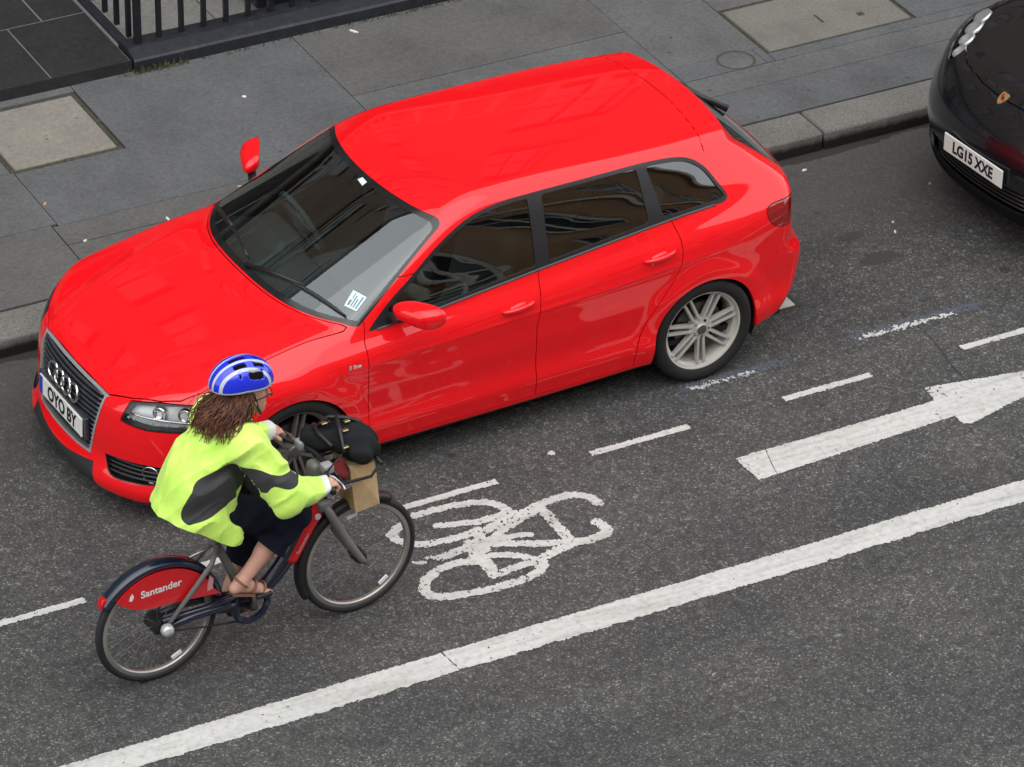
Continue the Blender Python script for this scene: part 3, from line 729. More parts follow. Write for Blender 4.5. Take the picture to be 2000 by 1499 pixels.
    MB().box((x0, y0, base_h+.92), (x1, y1, base_h+1.02)).obj('balcony_rail', m_stucco, t)
    bmesh_ = MB().lathe([(.05, .15), (.09, .3), (.05, .55), (.06, .92)], 8, 'z').mesh('baluster', True)
    for x in np.arange(x0+.2, x1, .5):
        o = link_mesh('baluster', bmesh_, m_stucco, t); o.location = (x, -d*.58, base_h-.005)
    return t
terrace('brick_terrace', 'brown brick terrace with white sash windows, mirrored in the red car side windows', -19.6, 1, -26, 34, 3, M_BRICK, 2.35, 3.6, M_SASH, M_STUCCO)
terrace('brick_terrace', 'sooty brick terrace rising behind the railing, mirrored in the red bonnet', 7.3, -1, -26, 34, 5, M_BRICK2, 3.2, 3.8, mat('weathered sash paint', (.16, .155, .15), .6), mat('sooty stucco', (.17, .16, .14), .85))
far_pave = MB().box((-XR, -19.4, -.2), (XR, -17.002, .12)).obj('opposite_pavement', M_FLAG_C, kind='structure')
tag(far_pave, 'pavement on the near side of the street', 'pavement')
# ----------------------------------------------------------------------------
# red hatchback: body field (x from nose to tail, y left/right, z up, metres)
# ----------------------------------------------------------------------------
FW, RW, HUB = .940, 3.46, .317
_plan = Spl((-.1, .70), (.2, .775), (.5, .833), (.9, .866), (1.4, .868), (2.2, .872), (3., .876), (3.46, .874), (3.8, .848), (4.1, .79), (4.35, .72))
_sec = Spl((.10, -.10), (.20, -.018), (.27, -.004), (.335, .003), (.40, -.006), (.465, -.0095), (.535, -.0055), (.60, -.002), (.68, -.0015), (.755, 0.), (.80, -.008), (.85, -.028), (.905, -.062), (.95, -.086), (1.05, -.130), (1.15, -.177), (1.25, -.228), (1.33, -.276), (1.45, -.36))
_tilt = Spl((.25, 0), (.45, .005), (.75, .034), (.93, .068), (1.1, .045), (1.3, .0), (1.4, 0))
_bon = Spl((0., .60), (.1, .685), (.2, .742), (.35, .805), (.55, .863), (.8, .915), (1.05, .955), (1.4, .985), (2., 1.0))
_roof = Spl((1.4, 1.335), (1.7, 1.382), (2., 1.412), (2.35, 1.424), (2.8, 1.414), (3.2, 1.398), (3.5, 1.384), (3.75, 1.368), (4., 1.34))
_nose = Spl((.06, .03), (.13, -.03), (.19, -.045), (.25, -.025), (.31, -.004), (.38, .0), (.48, .006), (.58, .022), (.66, .045), (.72, .075), (.8, .13))
_tail = Spl((.1, 4.02), (.2, 4.12), (.3, 4.20), (.42, 4.262), (.54, 4.285), (.62, 4.270), (.665, 4.230), (.74, 4.215), (.85, 4.210), (.95, 4.205), (1.02, 4.180), (1.08, 4.120), (1.22, 3.925), (1.275, 3.845), (1.305, 3.815), (1.33, 3.818), (1.4, 3.80))
_floor = Spl((0, .115), (.35, .125), (.7, .175), (1.3, .197), (3., .197), (3.9, .24), (4.3, .27))

def car_width(x, z):
    zt = z-_tilt(np.clip(z, .25, 1.4))*(np.clip(x, .6, 4.)-2.4)
    w = _plan(x)+_sec(zt)
    w = w-np.clip(z-.95, 0, 1)*np.clip(x-3.0, 0, 2)**1.5*.16
    for c, f in ((FW, .020), (RW, .020)):
        r = np.sqrt((x-c)**2+(z-HUB)**2)
        w = w+f*sstep(.50, .345, r)*sstep(.12, .30, z)
    w = w+.0035*np.exp(-((zt-.762)/.010)**2)*sstep(1.0, 1.5, x)*sstep(3.9, 3.2, x)
    return w
def car_top(x, a):
    ac = .37+.24*np.clip(x-.1, 0, 2)
    bon = _bon(x)-.090*a*a-.07*a**6+.010*np.exp(-((a-ac)/.05)**2)*sstep(1.2, .5, x)
    ws = .965+(x-.985-.70*a*a)*.49
    return smin(smax(bon, ws, .02), _roof(x)-.125*a*a, .09)
def car_field(x, y, z):
    a = np.sqrt(y*y+1e-6)
    f = smax(a-car_width(x, z), z-car_top(x, a), .055+.03*sstep(1.1, .3, x))
    nose = _nose(z)+.20*a*a+.55*a**4-x
    f = smax(f, nose, .07)
    f = smax(f, x-(_tail(z)-.17*a*a-.10*a**6*2), .06-.038*sstep(1.15, 1.27, z))
    return smax(f, _floor(x)-z, .03)
# ----------------------------------------------------------------------------
# red hatchback: panels cut from the body surface
# ----------------------------------------------------------------------------
def _paintred(nt, b):
    co = coords(nt); L = nt.links
    # a little road film and a few bird-lime specks
    v = nd(nt, 'ShaderNodeTexVoronoi'); v.inputs['Scale'].default_value = 1.7; L.new(co, v.inputs['Vector'])
    d = nd(nt, 'ShaderNodeMath', operation='MULTIPLY_ADD'); L.new(noise(nt, co, 60, 3), d.inputs[0]); d.inputs[1].default_value = .02; L.new(v.outputs['Distance'], d.inputs[2])
    c = mix(nt, ramp(nt, d.outputs[0], (.022, .75), (.028, 0.)), (.80, .004, .009), (.62, .30, .22))
    L.new(c, b.inputs['Base Color'])
    L.new(ramp(nt, noise(nt, co, 5, 5, .65), (.3, .025), (.7, .055)), b.inputs['Coat Roughness'])
M_RED = mat('red car paint', (.80, .004, .009), .45, coat=1., spec=.08, build=_paintred)
M_RED.node_tree.nodes['Principled BSDF'].inputs['Coat IOR'].default_value = 1.53
M_BLACKTRIM = mat('satin black trim', (.012, .012, .014), .35)
M_RUBBER = mat('tyre rubber', (.016, .016, .016), .75, spec=.3)
M_PLASTIC = mat('black textured plastic', (.018, .018, .019), .6)
M_CHROME = mat('chrome', (.75, .75, .76), .08, metal=1.)
M_ALLOY = mat('warm silver alloy', (.57, .545, .505), .40, metal=.40)
M_DARK = mat('dark cavity', (.006, .006, .007), .8)
M_FABRIC = mat('charcoal seat cloth', (.085, .095, .10), .85)
M_DASH = mat('dark dashboard', (.045, .050, .052), .6)
M_PLATE = mat('white plate', (.72, .72, .68), .45); M_INK = mat('black lettering', (.008, .008, .008), .5)
M_BLUE = mat('blue plate band', (.02, .05, .35), .5)
M_SILVERPAPER = mat('pale paper disc', (.62, .72, .72), .7)
def glass_mat(name, tint, k=1.9):
    m = bpy.data.materials.new(name); m.use_nodes = True; nt = m.node_tree; nt.nodes.clear(); L = nt.links
    out = nd(nt, 'ShaderNodeOutputMaterial'); tr = nd(nt, 'ShaderNodeBsdfTransparent'); tr.inputs[0].default_value = (*tint, 1)
    gl = nd(nt, 'ShaderNodeBsdfGlossy'); gl.inputs['Roughness'].default_value = .015; gl.inputs[0].default_value = (.95, 1, 1, 1)
    fr = nd(nt, 'ShaderNodeFresnel'); fr.inputs[0].default_value = 1.52
    mu = nd(nt, 'ShaderNodeMath', operation='MULTIPLY'); mu.inputs[1].default_value = k; L.new(fr.outputs[0], mu.inputs[0])
    mx = nd(nt, 'ShaderNodeMixShader'); L.new(mu.outputs[0], mx.inputs[0]); L.new(tr.outputs[0], mx.inputs[1]); L.new(gl.outputs[0], mx.inputs[2]); L.new(mx.outputs[0], out.inputs[0])
    m.diffuse_color = (*tint, .5); return m
M_SCREEN = glass_mat('windscreen glass', (.72, .86, .86), 2.6); M_TINT = glass_mat('tinted side glass', (.42, .44, .40), 2.8); M_CLEAR = glass_mat('lamp glass', (.97, .97, .97), .8)

CAR_YAW = .0394
_c, _s = math.cos(CAR_YAW), math.sin(CAR_YAW)
car = empty('parked_car', (3.46-(_c*3.46-_s*-.86), -.86-(_s*3.46+_c*-.86), 0), CAR_YAW, 'glossy red five door hatchback parked at the kerb', 'car')

P_, Q_, N_ = surface_nets(car_field, (-.12, -1.0, .06), (4.42, .03, 1.48), .0105)
half = Shell.from_quads(P_, Q_, N_)
half, _ = half.cut(lambda x, y, z, n: y)
half.P[np.abs(half.P[:, 1]) < 1e-4, 1] = 0

A_ = lambda y: np.abs(y)
# --- outlines measured on the car (side view x,z / plan x,a / front a,z) ---
DLO = smooth_poly([(1.405, .882, 1), (1.558, .997), (1.697, 1.082), (1.874, 1.196), (2.067, 1.284), (2.25, 1.320), (2.452, 1.327), (2.847, 1.325), (3.155, 1.322), (3.366, 1.306), (3.473, 1.280), (3.556, 1.222), (3.608, 1.141), (3.646, 1.075), (3.625, 1.046), (3.54, 1.043), (3.337, 1.040), (3.174, 1.030), (2.467, .968), (1.839, .907)], 5)
f_dlo = lambda x, y, z, n: np.maximum(poly_sdf(x, z, DLO), .3-np.abs(n[:, 1]))
XB = lambda a: 1.035+.28*a*a+.40*a**4
XT = lambda a: 1.800+.36*a*a+.2*a**4
def f_screen(x, y, z, n):
    a = A_(y); d = smax(smax(XB(a)-x, (x-XT(a))*.9, .02), (a-.766+.272*(x-1.36))*.96, .05)
    return np.maximum(d, np.where(z < .8, 1, -1))
def f_arch(x, y, z, n):
    d = np.full(x.shape, 9.)
    for c in (FW, RW):
        r = np.where(z > HUB, np.hypot(x-c, z-HUB), np.abs(x-c)-.10*np.clip(HUB-z, 0, 1))
        d = np.minimum(d, r-(.338 if c > 2 else .328))
    return np.maximum(d, .60-A_(y))
BON = [(.085, -.2), (.085, 0), (.098, .37), (.172, .505), (.27, .640), (.35, .712), (.44, .744), (.6, .742), (.86, .740), (1.07, .737), (1.28, .753)]+[(XB(a)-.012, a) for a in np.linspace(.745, 0, 12)]+[(1.02, -.2)]
f_bonnet = lambda x, y, z, n: np.maximum(poly_sdf(x, A_(y), BON), .30-n[:, 2])
LAMP = smooth_poly([(.545, .572, 1), (.590, .684, 1), (.70, .702), (.80, .716), (.973, .724), (1.077, .708), (1.165, .672, 1), (1.09, .610), (.96, .577), (.82, .566), (.70, .560)], 5)
f_lamp = lambda x, y, z, n: np.maximum(poly_sdf(A_(y)+.5*x, z, LAMP), x-.75)
GRL = smooth_poly([(-.2, .668, 1), (.335, .664), (.368, .640), (.352, .52), (.302, .315), (.275, .290), (-.2, .286, 1)], 4)
f_grille = lambda x, y, z, n: np.maximum(poly_sdf(A_(y), z, GRL), x-.4)
INT = smooth_poly([(.405, .340, 1), (.47, .242), (.60, .238), (.70, .250), (.755, .30), (.74, .352), (.60, .352)], 4)
f_intake = lambda x, y, z, n: np.maximum(poly_sdf(A_(y), z, INT), x-.42)
f_split = lambda x, y, z, n: np.maximum(np.maximum(z-.248+.03*np.cos(A_(y)*6), A_(y)-.385+.35*np.clip(z-.14, 0, 1)), x-.3)
FD = [(1.366, .20), (1.366, .70), (1.372, .84), (1.392, .9), (1.41, 1.1), (2.46, 1.1), (2.432, .93), (2.385, .66), (2.388, .20)]
RD = smooth_poly([(2.388, .20, 1), (2.385, .66), (2.432, .93), (2.46, 1.1, 1), (3.25, 1.1, 1), (3.278, 1.01), (3.300, .93), (3.292, .82), (3.245, .72), (3.15, .60), (3.06, .47), (3.012, .33), (3.005, .20, 1)], 4)
side = lambda n, z: np.maximum(.35-np.abs(n[:, 1]), .232-z)
f_fdoor = lambda x, y, z, n: np.maximum(poly_sdf(x, z, FD), side(n, z)); f_rdoor = lambda x, y, z, n: np.maximum(poly_sdf(x, z, RD), side(n, z))
TLP = smooth_poly([(3.865, .935), (3.90, .962), (4.0, .965), (4.3, .955, 1), (4.3, .800, 1), (4.05, .806), (3.945, .826), (3.885, .875)], 4)
f_tail = lambda x, y, z, n: np.maximum(np.maximum(poly_sdf(x, z, TLP), .42-A_(y)), 3.8-x)
HG = smooth_poly([(-.2, 1.262, 1), (.45, 1.252), (.505, 1.235), (.565, 1.10), (.585, 1.040), (.56, 1.020), (.3, 1.028), (-.2, 1.032, 1)], 4)
f_hatch = lambda x, y, z, n: np.maximum(poly_sdf(A_(y), z, HG), 3.75-x)
f_roofseam = lambda x, y, z, n: np.maximum(np.abs(x-3.635+.16*y*y)-.0042, .6-n[:, 2])
# bumper shut lines
f_seam = lambda x, y, z, n: np.maximum(np.minimum(stroke(x, z, [(.60, .60), (.63, .50), (.60, .44)], .0022), stroke(x, z, [(3.79, .52), (3.90, .62), (3.99, .70), (4.02, .80)], .0022)), .45-A_(y))
def gapped(sh, f, g=.0026):
    """cut a panel out, leaving a shut line of width 2g"""
    ins, out = sh.cut(lambda *q: f(*q)+g); _, out = out.cut(lambda *q: f(*q)-g); return ins, out

_, S_ = half.cut(f_arch)
s_dlo, S_ = S_.cut(f_dlo)
s_ws, S_ = S_.cut(f_screen)
s_grl, S_ = S_.cut(f_grille)
s_lamp, S_ = gapped(S_, f_lamp, .0022)
s_int, S_ = S_.cut(f_intake)
s_spl, S_ = S_.cut(f_split)
s_bon, S_ = gapped(S_, f_bonnet)
s_tail, S_ = gapped(S_, f_tail, .002)
s_hat, S_ = S_.cut(f_hatch)
s_fd, S_ = gapped(S_, f_fdoor)
s_rd, S_ = gapped(S_, f_rdoor)
_, S_ = S_.cut(f_roofseam); _, S_ = S_.cut(f_seam)
whole = lambda s: s.join(s.mirror())

body = shell_obj('body', whole(S_).thicken(.018), M_RED, car)
shell_obj('bonnet', whole(s_bon).thicken(.018), M_RED, car)
for nm, s in (('front_door', s_fd), ('rear_door', s_rd)):
    for mir in (False, True):
        d = shell_obj(nm, (s.mirror() if mir else s).thicken(.018), M_RED, car)
        sg = 1 if mir else -1
        hx, hz = (2.272, .822) if nm == 'front_door' else (3.152, .884)
        # pull handle over a shallow dish
        hy = float(car_width(np.array(hx), np.array(hz)))
        mb = MB(); tl = .034*.9
        pts = [(hx-.098+.196*t, sg*(hy+.004+.030*math.sin(math.pi*min(1, max(0, t*1.0)))**.6), hz+tl*(t-.5)*.6) for t in np.linspace(0, 1, 15)]
        mb.tube(pts, [.006+.009*math.sin(math.pi*t)**.4 if 0 < t < 1 else .005 for t in np.linspace(0, 1, 15)], 10)
        mb.obj('door_handle', M_RED, d, smooth=True)
        dish = MB(); dish.tube([(hx-.055+.11*t, sg*(hy-.0125), hz-.012+tl*(t-.5)*.6) for t in np.linspace(0, 1, 7)], [.015, .022, .024, .024, .024, .022, .015], 12)
        dish.obj('handle_recess', M_RED, d, smooth=True)
# side glass: three panes a side inside a black surround
def strip(xt, xb, w):       # slanted pillar between (xt at z 1.32) and (xb at z .95)
    return lambda x, z: np.abs(x-(xb+(xt-xb)*(z-.95)/.37))-w(z)
bp = strip(2.505, 2.465, lambda z: .042+0*z); cp = strip(3.166, 3.192, lambda z: .052-.075*(z-1.0))
fdg = lambda x, y, z, n: np.maximum(np.maximum(poly_sdf(x, z, DLO)+.019, -bp(x, z)), np.maximum(-(x-1.665), 0)*3+(x-2.48)*.5*0+np.where(x > 2.49, 1, -1))
def pane_field(lo, hi):
    def f(x, y, z, n):
        d = smax(poly_sdf(x, z, DLO)+.019, -bp(x, z), .02); d = smax(d, -cp(x, z), .02)
        xl, xh = lo(z), hi(z); return np.maximum(d, np.maximum(xl-x, x-xh))
    return f
BPc = lambda z: 2.465+.04*(z-.95)/.37; CPc = lambda z: 3.192-.026*(z-.95)/.37
panes = [pane_field(lambda z: 1.545+0*z, BPc), pane_field(BPc, CPc), pane_field(CPc, lambda z: 9+0*z)]
rest = s_dlo; got = []
for f in panes:
    g_, rest = rest.cut(f); got.append(g_)
trim = rest.offset(.0015).thicken(.02)
for mir in (False, True):
    shell_obj('window_trim', trim.mirror() if mir else trim, M_BLACKTRIM, car)
    for g_ in got:
        g2 = g_.offset(-.005); shell_obj('side_window', g2.mirror() if mir else g2, M_TINT, car)
    sg = 1 if mir else -1
    # weather strip along the bottom of the windows
    xs_ = np.linspace(1.46, 3.56, 40); zz = np.interp(xs_, [1.405, 1.839, 2.467, 3.174, 3.337, 3.6], [.880, .905, .966, 1.028, 1.038, 1.045])
    ww = car_width(xs_, zz)
    MB().tube([(x, sg*(w+.0015), z) for x, w, z in zip(xs_, ww, zz)], .0065, 6).obj('window_seal', mat('grey seal', (.06, .065, .07), .35), car, smooth=True)
# windscreen with a black printed border
s_fr, s_gl = s_ws.cut(lambda x, y, z, n: -(f_screen(x, y, z, n)+.016+.050*sstep(.06, .0, x-XB(A_(y)))*1.0+.020*sstep(.10, .0, XT(A_(y))-x)))
shell_obj('windscreen', whole(s_gl).offset(-.003), M_SCREEN, car)
shell_obj('windscreen_border', whole(s_fr).offset(-.003).thicken(.012), mat('black glazed border', (.010, .011, .012), .12, spec=.6), car)
# rear screen
s_hb, s_hg = s_hat.cut(lambda x, y, z, n: -(f_hatch(x, y, z, n)+.03))
shell_obj('rear_window', whole(s_hg).offset(-.004), M_TINT, car); shell_obj('rear_window_border', whole(s_hb).offset(-.003).thicken(.02), M_BLACKTRIM, car)
# front splitter and lower grilles
shell_obj('front_splitter', whole(s_spl).offset(-.004).thicken(.02), M_PLASTIC, car)
def front_x(a, z): return _nose(z)+.20*a*a+.55*a**4
for mir in (False, True):
    it = s_int.offset(-.045); it = it.mirror() if mir else it
    g_ = shell_obj('lower_grille', it, M_DARK, car); sg = 1 if mir else -1
    rim = s_int.cut(lambda x, y, z, n: -(f_intake(x, y, z, n)+.006))[0]
    rim = (rim.mirror() if mir else rim).thicken(.05); shell_obj('grille_edge', rim, M_BLACKTRIM, g_)
    for zz in (.262, .285, .308, .331):
        a0, a1 = .445-.5*(zz-.24)*.6, .745; aa = np.linspace(a0, a1, 12)
        MB().tube([(float(front_x(a, zz))+.014+.05*max(0, a-.6), sg*a, zz) for a in aa], .0075, 6).obj('slat', M_BLACKTRIM, g_, smooth=True)
    fx = float(front_x(.655, .296))+.012
    rot = Matrix.Rotation(-sg*.62, 3, 'Z'); mb = MB().tube([Vector((fx, sg*.655, .296))+rot @ Vector((0, .048*math.cos(t), .048*math.sin(t))) for t in np.linspace(0, 2*math.pi, 28, endpoint=False)], .0045, 8, closed=True); fl = mb.obj('fog_lamp', M_CHROME, g_, smooth=True)
    rot4 = Matrix.Translation((fx+.012, sg*.655, .296)) @ rot.to_4x4()
    me = MB().lathe([(.001, -.004), (.03, 0), (.044, .01)], 24, 'x').mesh('fog_lens', True); me.transform(rot4); link_mesh('fog_lens', me, M_DARK, fl)
# main grille: chrome frame, dark back, slats, rings, plate
gfr = lambda x, y, z, n: -(f_grille(x, y, z, n)+.013)
s_cf, s_gb = s_grl.cut(gfr)
grille = shell_obj('grille', whole(s_gb).offset(-.040), M_DARK, car)
shell_obj('grille_frame', whole(s_cf).offset(.005).thicken(.03), mat('brushed chrome', (.62, .62, .63), .32, metal=.7), grille)
M_SLAT = mat('graphite grille bar', (.035, .040, .050), .28, spec=.6)
for zz in np.linspace(.312, .648, 13):
    am = float(np.interp(zz, [.29, .315, .52, .64, .66], [.27, .30, .350, .362, .345]))-.012
    mb = MB(); mb.tube([(float(front_x(abs(a), zz))+.013, a, zz) for a in np.linspace(-am, am, 21)], .0085, 6)
    mb.obj('slat', M_SLAT, grille, smooth=True)
for k in range(4):
    yc = .1215-.081*k
    mb = MB(); mb.tube([(float(front_x(abs(yc), .566+.047*math.sin(t)))-.012, yc+.052*math.cos(t), .566+.047*math.sin(t)) for t in np.linspace(0, 2*math.pi, 32, endpoint=False)], .0088, 8, closed=True)
    mb.obj('emblem_ring', M_CHROME, grille, smooth=True)
def plate(parent, o, ex, ez, w, h, txt, size, band=None, sx=1.):
    """number plate centred on o, ex to the reader's right, ez up"""
    ex, ez = Vector(ex).normalized(), Vector(ez).normalized(); ny = ex.cross(ez)*-1    # ny towards the car
    Mx = frame_matrix(o, ex, ny, ez)
    me = MB().box((-w/2, 0, -h/2), (w/2, .010, h/2), .003).mesh('number_plate'); me.transform(Mx)
    p = link_mesh('number_plate', me, M_PLATE, parent)
    if band:
        me = MB().box((-w/2+.002, -.0012, -h/2+.002), (-w/2+.042, -.0004, h/2-.002)).mesh('plate_band'); me.transform(Mx); link_mesh('plate_band', me, M_BLUE, p)
    me = text_mesh(txt, size, .0006, .0035, 0, sx); me.transform(Mx @ Matrix.Translation(((.020 if band else 0), -.0016, -.004)) @ Matrix.Rotation(math.pi/2, 4, 'X')); link_mesh('plate_lettering', me, M_INK, p)
    return p
nx_ = float(front_x(0., .425))
# dark carrier behind the plate
MB().box((nx_-.004, -.285, .355), (nx_+.02, .285, .492), .004).obj('plate_carrier', M_SLAT, grille)
plate(grille, (nx_-.0155, 0, .424), (0, -1, 0), (.04, 0, 1), .52, .112, 'OYO BY', .112, True, .84)
# headlamps
for mir in (False, True):
    sl = s_lamp.mirror() if mir else s_lamp; sg = 1 if mir else -1
    lens = shell_obj('headlight', sl.offset(-.001), M_CLEAR, car)
    shell_obj('lamp_housing', sl.offset(-.055), mat('lamp housing', (.74, .76, .78), .3, metal=.1), lens)
    rm = s_lamp.cut(lambda x, y, z, n: -(f_lamp(x, y, z, n)+.010))[0]; rm = (rm.mirror() if mir else rm).thicken(.055); shell_obj('lamp_bezel', rm, M_BLACKTRIM, lens)
    def lp(x, a, z, r, nm, mm, yaw=.55):
        Mx = Matrix.Translation((x, sg*a, z)) @ Matrix.Rotation(-sg*yaw, 4, 'Z')
        me = MB().lathe([(.001, .010), (r*.5, .006), (r*.8, -.004), (r*.95, -.012), (r, -.012), (r*1.02, .012)], 28, 'x').mesh(nm, True); me.transform(Mx); return link_mesh(nm, me, mm, lens)
    lp(.268, .632, .640, .040, 'projector_lens', M_CHROME); lp(.37, .715, .645, .036, 'reflector', M_CHROME, .75)
    for k in range(10):
        t = k/9; o = MB().box((-.006, -.006, -.006), (.006, .006, .006), .002).obj('running_light', mat('clear diode', (.7, .72, .75), .2), lens); a = .52+.27*t; x = float(front_x(a, .592))+.012+.06*max(0, t-.6)
        o.location = (x+.012, sg*a*.99, .592+.006*t)
    MB().tube([(float(front_x(a, .62))+.03+.09*max(0, (a-.6)), sg*a*.985, .612) for a in np.linspace(.52, .79, 10)], .006, 6).obj('lamp_brow', M_CHROME, lens, smooth=True)
    # tail lamp
    st = s_tail.mirror() if mir else s_tail
    tl_ = shell_obj('tail_light', st.offset(-.001).thicken(.02), mat('red lamp lens', (.26, .002, .004), .08, coat=1.), car)
    MB().tube([(4.075+.06*t, sg*(.735-.16*t), .873-.012*t) for t in np.linspace(0, 1, 6)], .011, 8).obj('light_bar', mat('pale lamp insert', (.55, .25, .22), .2), tl_, smooth=True)
    # wheel well liners
    for c in (FW, RW):
        mb = MB(); n_ = 24; V = []; Fc = []
        for k in range(n_+1):
            t = math.pi*(-.12+1.24*k/n_); V += [(c+.352*math.cos(t), sg*.845, HUB+.352*math.sin(t)), (c+.352*math.cos(t), sg*.56, HUB+.352*math.sin(t))]
        for k in range(n_): Fc.append((2*k, 2*k+1, 2*k+3, 2*k+2))
        i = len(V); V.append((c, sg*.56, HUB)); Fc += [(i, 2*k+1, 2*k+3) for k in range(n_)]
        mesh_obj('wheel_arch_liner', V, Fc, M_DARK, car, True)
MB().box((.22, -.55, .150), (4.05, .55, .19), .01).obj('underbody', M_DARK, car); MB().box((1.32, -.82, .165), (3.07, .82, .20), .01).obj('light_block_pan', M_DARK, car)  # wide pan added to block light under the car and deepen its shadow

# wheels
M_ALLOY_SHADE = mat('shaded alloy', (.13, .12, .11), .55, metal=.3)  # darker alloy copy: wheel arch shade put into the front wheels' colour
def build_wheel(loc, sg, spin, owner=None, m_al=None):
    m_al = m_al or M_ALLOY
    w = empty('wheel', loc); w.parent = owner or car
    w.rotation_euler = (0, spin, 0 if sg < 0 else math.pi)
    # outer face looks to -y in local space
    tp = [(.232, -.010), (.240, -.030), (.262, -.046), (.288, -.046), (.306, -.038), (.315, -.020), (.3175, .0), (.3175, .10), (.315, .135), (.30, .16), (.262, .168), (.235, .155)]
    ty = MB().lathe(tp, 64, 'y').obj('tyre', M_RUBBER, w, smooth=True, angle=50)
    rm = MB().lathe([(.228, .14), (.205, .10), (.205, .03), (.212, .0), (.226, -.008), (.232, -.026), (.240, -.030), (.2405, -.018), (.236, .0)], 64, 'y').obj('rim', m_al, w, smooth=True, angle=35)
    MB().lathe([(.001, .030), (.150, .030), (.150, .055), (.001, .055)], 40, 'y').obj('brake_disc', mat('brake disc', (.10, .095, .09), .4, metal=.8), w, smooth=True, angle=30)
    sp = None
    for k in range(7):
        for j in (-1, 1):
            if (j, m_al.name) not in spoke_mesh:
                mb = MB(); y_in, y_out = -.010, -.016
                r0, r1 = .045, .222; a0, a1 = .016, .0215; hw0, hw1 = .0088, .0072
                P8 = []
                for r, a, hw, yy, dp in ((r0, a0, hw0, y_in, .034), (r1, a1, hw1, y_out, .026)):
                    c = j*a
                    P8 += [(c-hw, yy, r), (c+hw, yy, r), (c+hw*1.15, yy+dp, r), (c-hw*1.15, yy+dp, r)]
                vs2 = [mb.bm.verts.new(p) for p in P8]
                for f in ((0, 1, 2, 3), (7, 6, 5, 4), (0, 4, 5, 1), (1, 5, 6, 2), (2, 6, 7, 3), (3, 7, 4, 0)): mb.bm.faces.new([vs2[i] for i in f])
                bmesh.ops.bevel(mb.bm, geom=mb.bm.edges[:], offset=.0025, segments=2, affect='EDGES')
                spoke_mesh[j, m_al.name] = mb.mesh('spoke', True, 40)
            o = link_mesh('spoke', spoke_mesh[j, m_al.name], m_al, rm); o.rotation_euler = (0, 2*math.pi*k/7, 0)
    MB().lathe([(.001, -.016), (.030, -.016), (.033, -.012), (.062, -.006), (.072, .0), (.074, .03)], 40, 'y').obj('hub', m_al, rm, smooth=True, angle=35)
    MB().lathe([(.001, -.021), (.027, -.020), (.030, -.0165)], 28, 'y').obj('hub_cap', mat('grey cap', (.13, .13, .135), .3, metal=.6), rm, smooth=True, angle=40)
    for k in range(5):
        t = 2*math.pi*k/5+.3; MB().lathe([(.001, -.010), (.0085, -.010), (.011, -.003), (.011, .0)], 10, 'y', (.051*math.cos(t), 0, .051*math.sin(t))).obj('wheel_bolt', M_DARK, rm, smooth=True, angle=40)
    return w
spoke_mesh = {}
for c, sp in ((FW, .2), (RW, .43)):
    build_wheel((c, -.826, HUB), -1, sp, None, M_ALLOY_SHADE if c == FW else None); build_wheel((c, .826, HUB), 1, sp, None, M_ALLOY_SHADE if c == FW else None)

# door mirrors
def mirror_field(x, y, z):
    # near-side housing: blunt wedge swept back towards its outer end, thin where it meets the arm
    yo = y+.948; sk = x-1.618+.52*yo
    tz = .058-.08*np.clip(yo, -.2, .2); zc = 1.016+.10*sk-.02*yo
    d = (np.abs(sk/(.072-.12*np.clip(yo, -.1, .12)))**2.4+np.abs(yo/.124)**3.0+np.abs((z-zc)/tz)**2.5+1e-9)**(1/2.5)-1
    d = d*.060
    d = smax(d, sk-.050, .010)
    return smax(d, .962+.05*yo-z, .012)
P_, Q_, N_ = surface_nets(mirror_field, (1.42, -1.12, .90), (1.80, -.80, 1.12), .0075)
s_m = Shell.from_quads(P_, Q_, N_)
s_mb, s_mt = s_m.cut(lambda x, y, z, n: z-.972-.05*(y+.948))
s_mg, s_mt = s_mt.cut(lambda x, y, z, n: .85-n[:, 0])
for mir in (False, True):
    k = (lambda s: s.mirror()) if mir else (lambda s: s); sg = 1 if mir else -1
    mo = shell_obj('door_mirror', k(s_mt), M_RED, car)
    MB().tube([(1.545, sg*.785, .920), (1.560, sg*.83, .938), (1.585, sg*.89, .972)], [.026, .022, .026], 10).obj('mirror_arm', M_BLACKTRIM, mo, smooth=True)
    shell_obj('mirror_underside', k(s_mb), M_BLACKTRIM, mo); shell_obj('mirror_glass', k(s_mg), M_CHROME, mo)

# wipers
def on_screen(x, a, lift=.012): return Vector((x, a, float(car_top(np.array(x), np.array(abs(a))))+lift))
def wiper(p0, p1, piv):
    b = MB(); n_ = 9; pts = [on_screen(p0[0]+(p1[0]-p0[0])*t, p0[1]+(p1[1]-p0[1])*t, .016) for t in np.linspace(0, 1, n_)]
    o = b.tube(pts, [.004]+[.0085]*(n_-2)+[.005], 6).obj('wiper', M_BLACKTRIM, car, smooth=True)
    mid = pts[n_//2]+Vector((0, 0, .012)); q = on_screen(piv[0], piv[1], .012)
    MB().tube([q, (q+mid)/2+Vector((0, 0, .012)), mid], [.012, .009, .006], 6).obj('wiper_arm', M_BLACKTRIM, o, smooth=True)
wiper((1.315, -.715), (1.095, -.13), (1.06, -.06)); wiper((1.095, -.02), (1.215, .57), (1.245, .655))
# rear wiper
mb = MB(); mb.tube([(3.905, .30, 1.235), (4.05, .16, 1.135), (4.165, .06, 1.075)], [.012, .014, .022], 8); rwp = mb.obj('rear_wiper', M_BLACKTRIM, car, smooth=True)

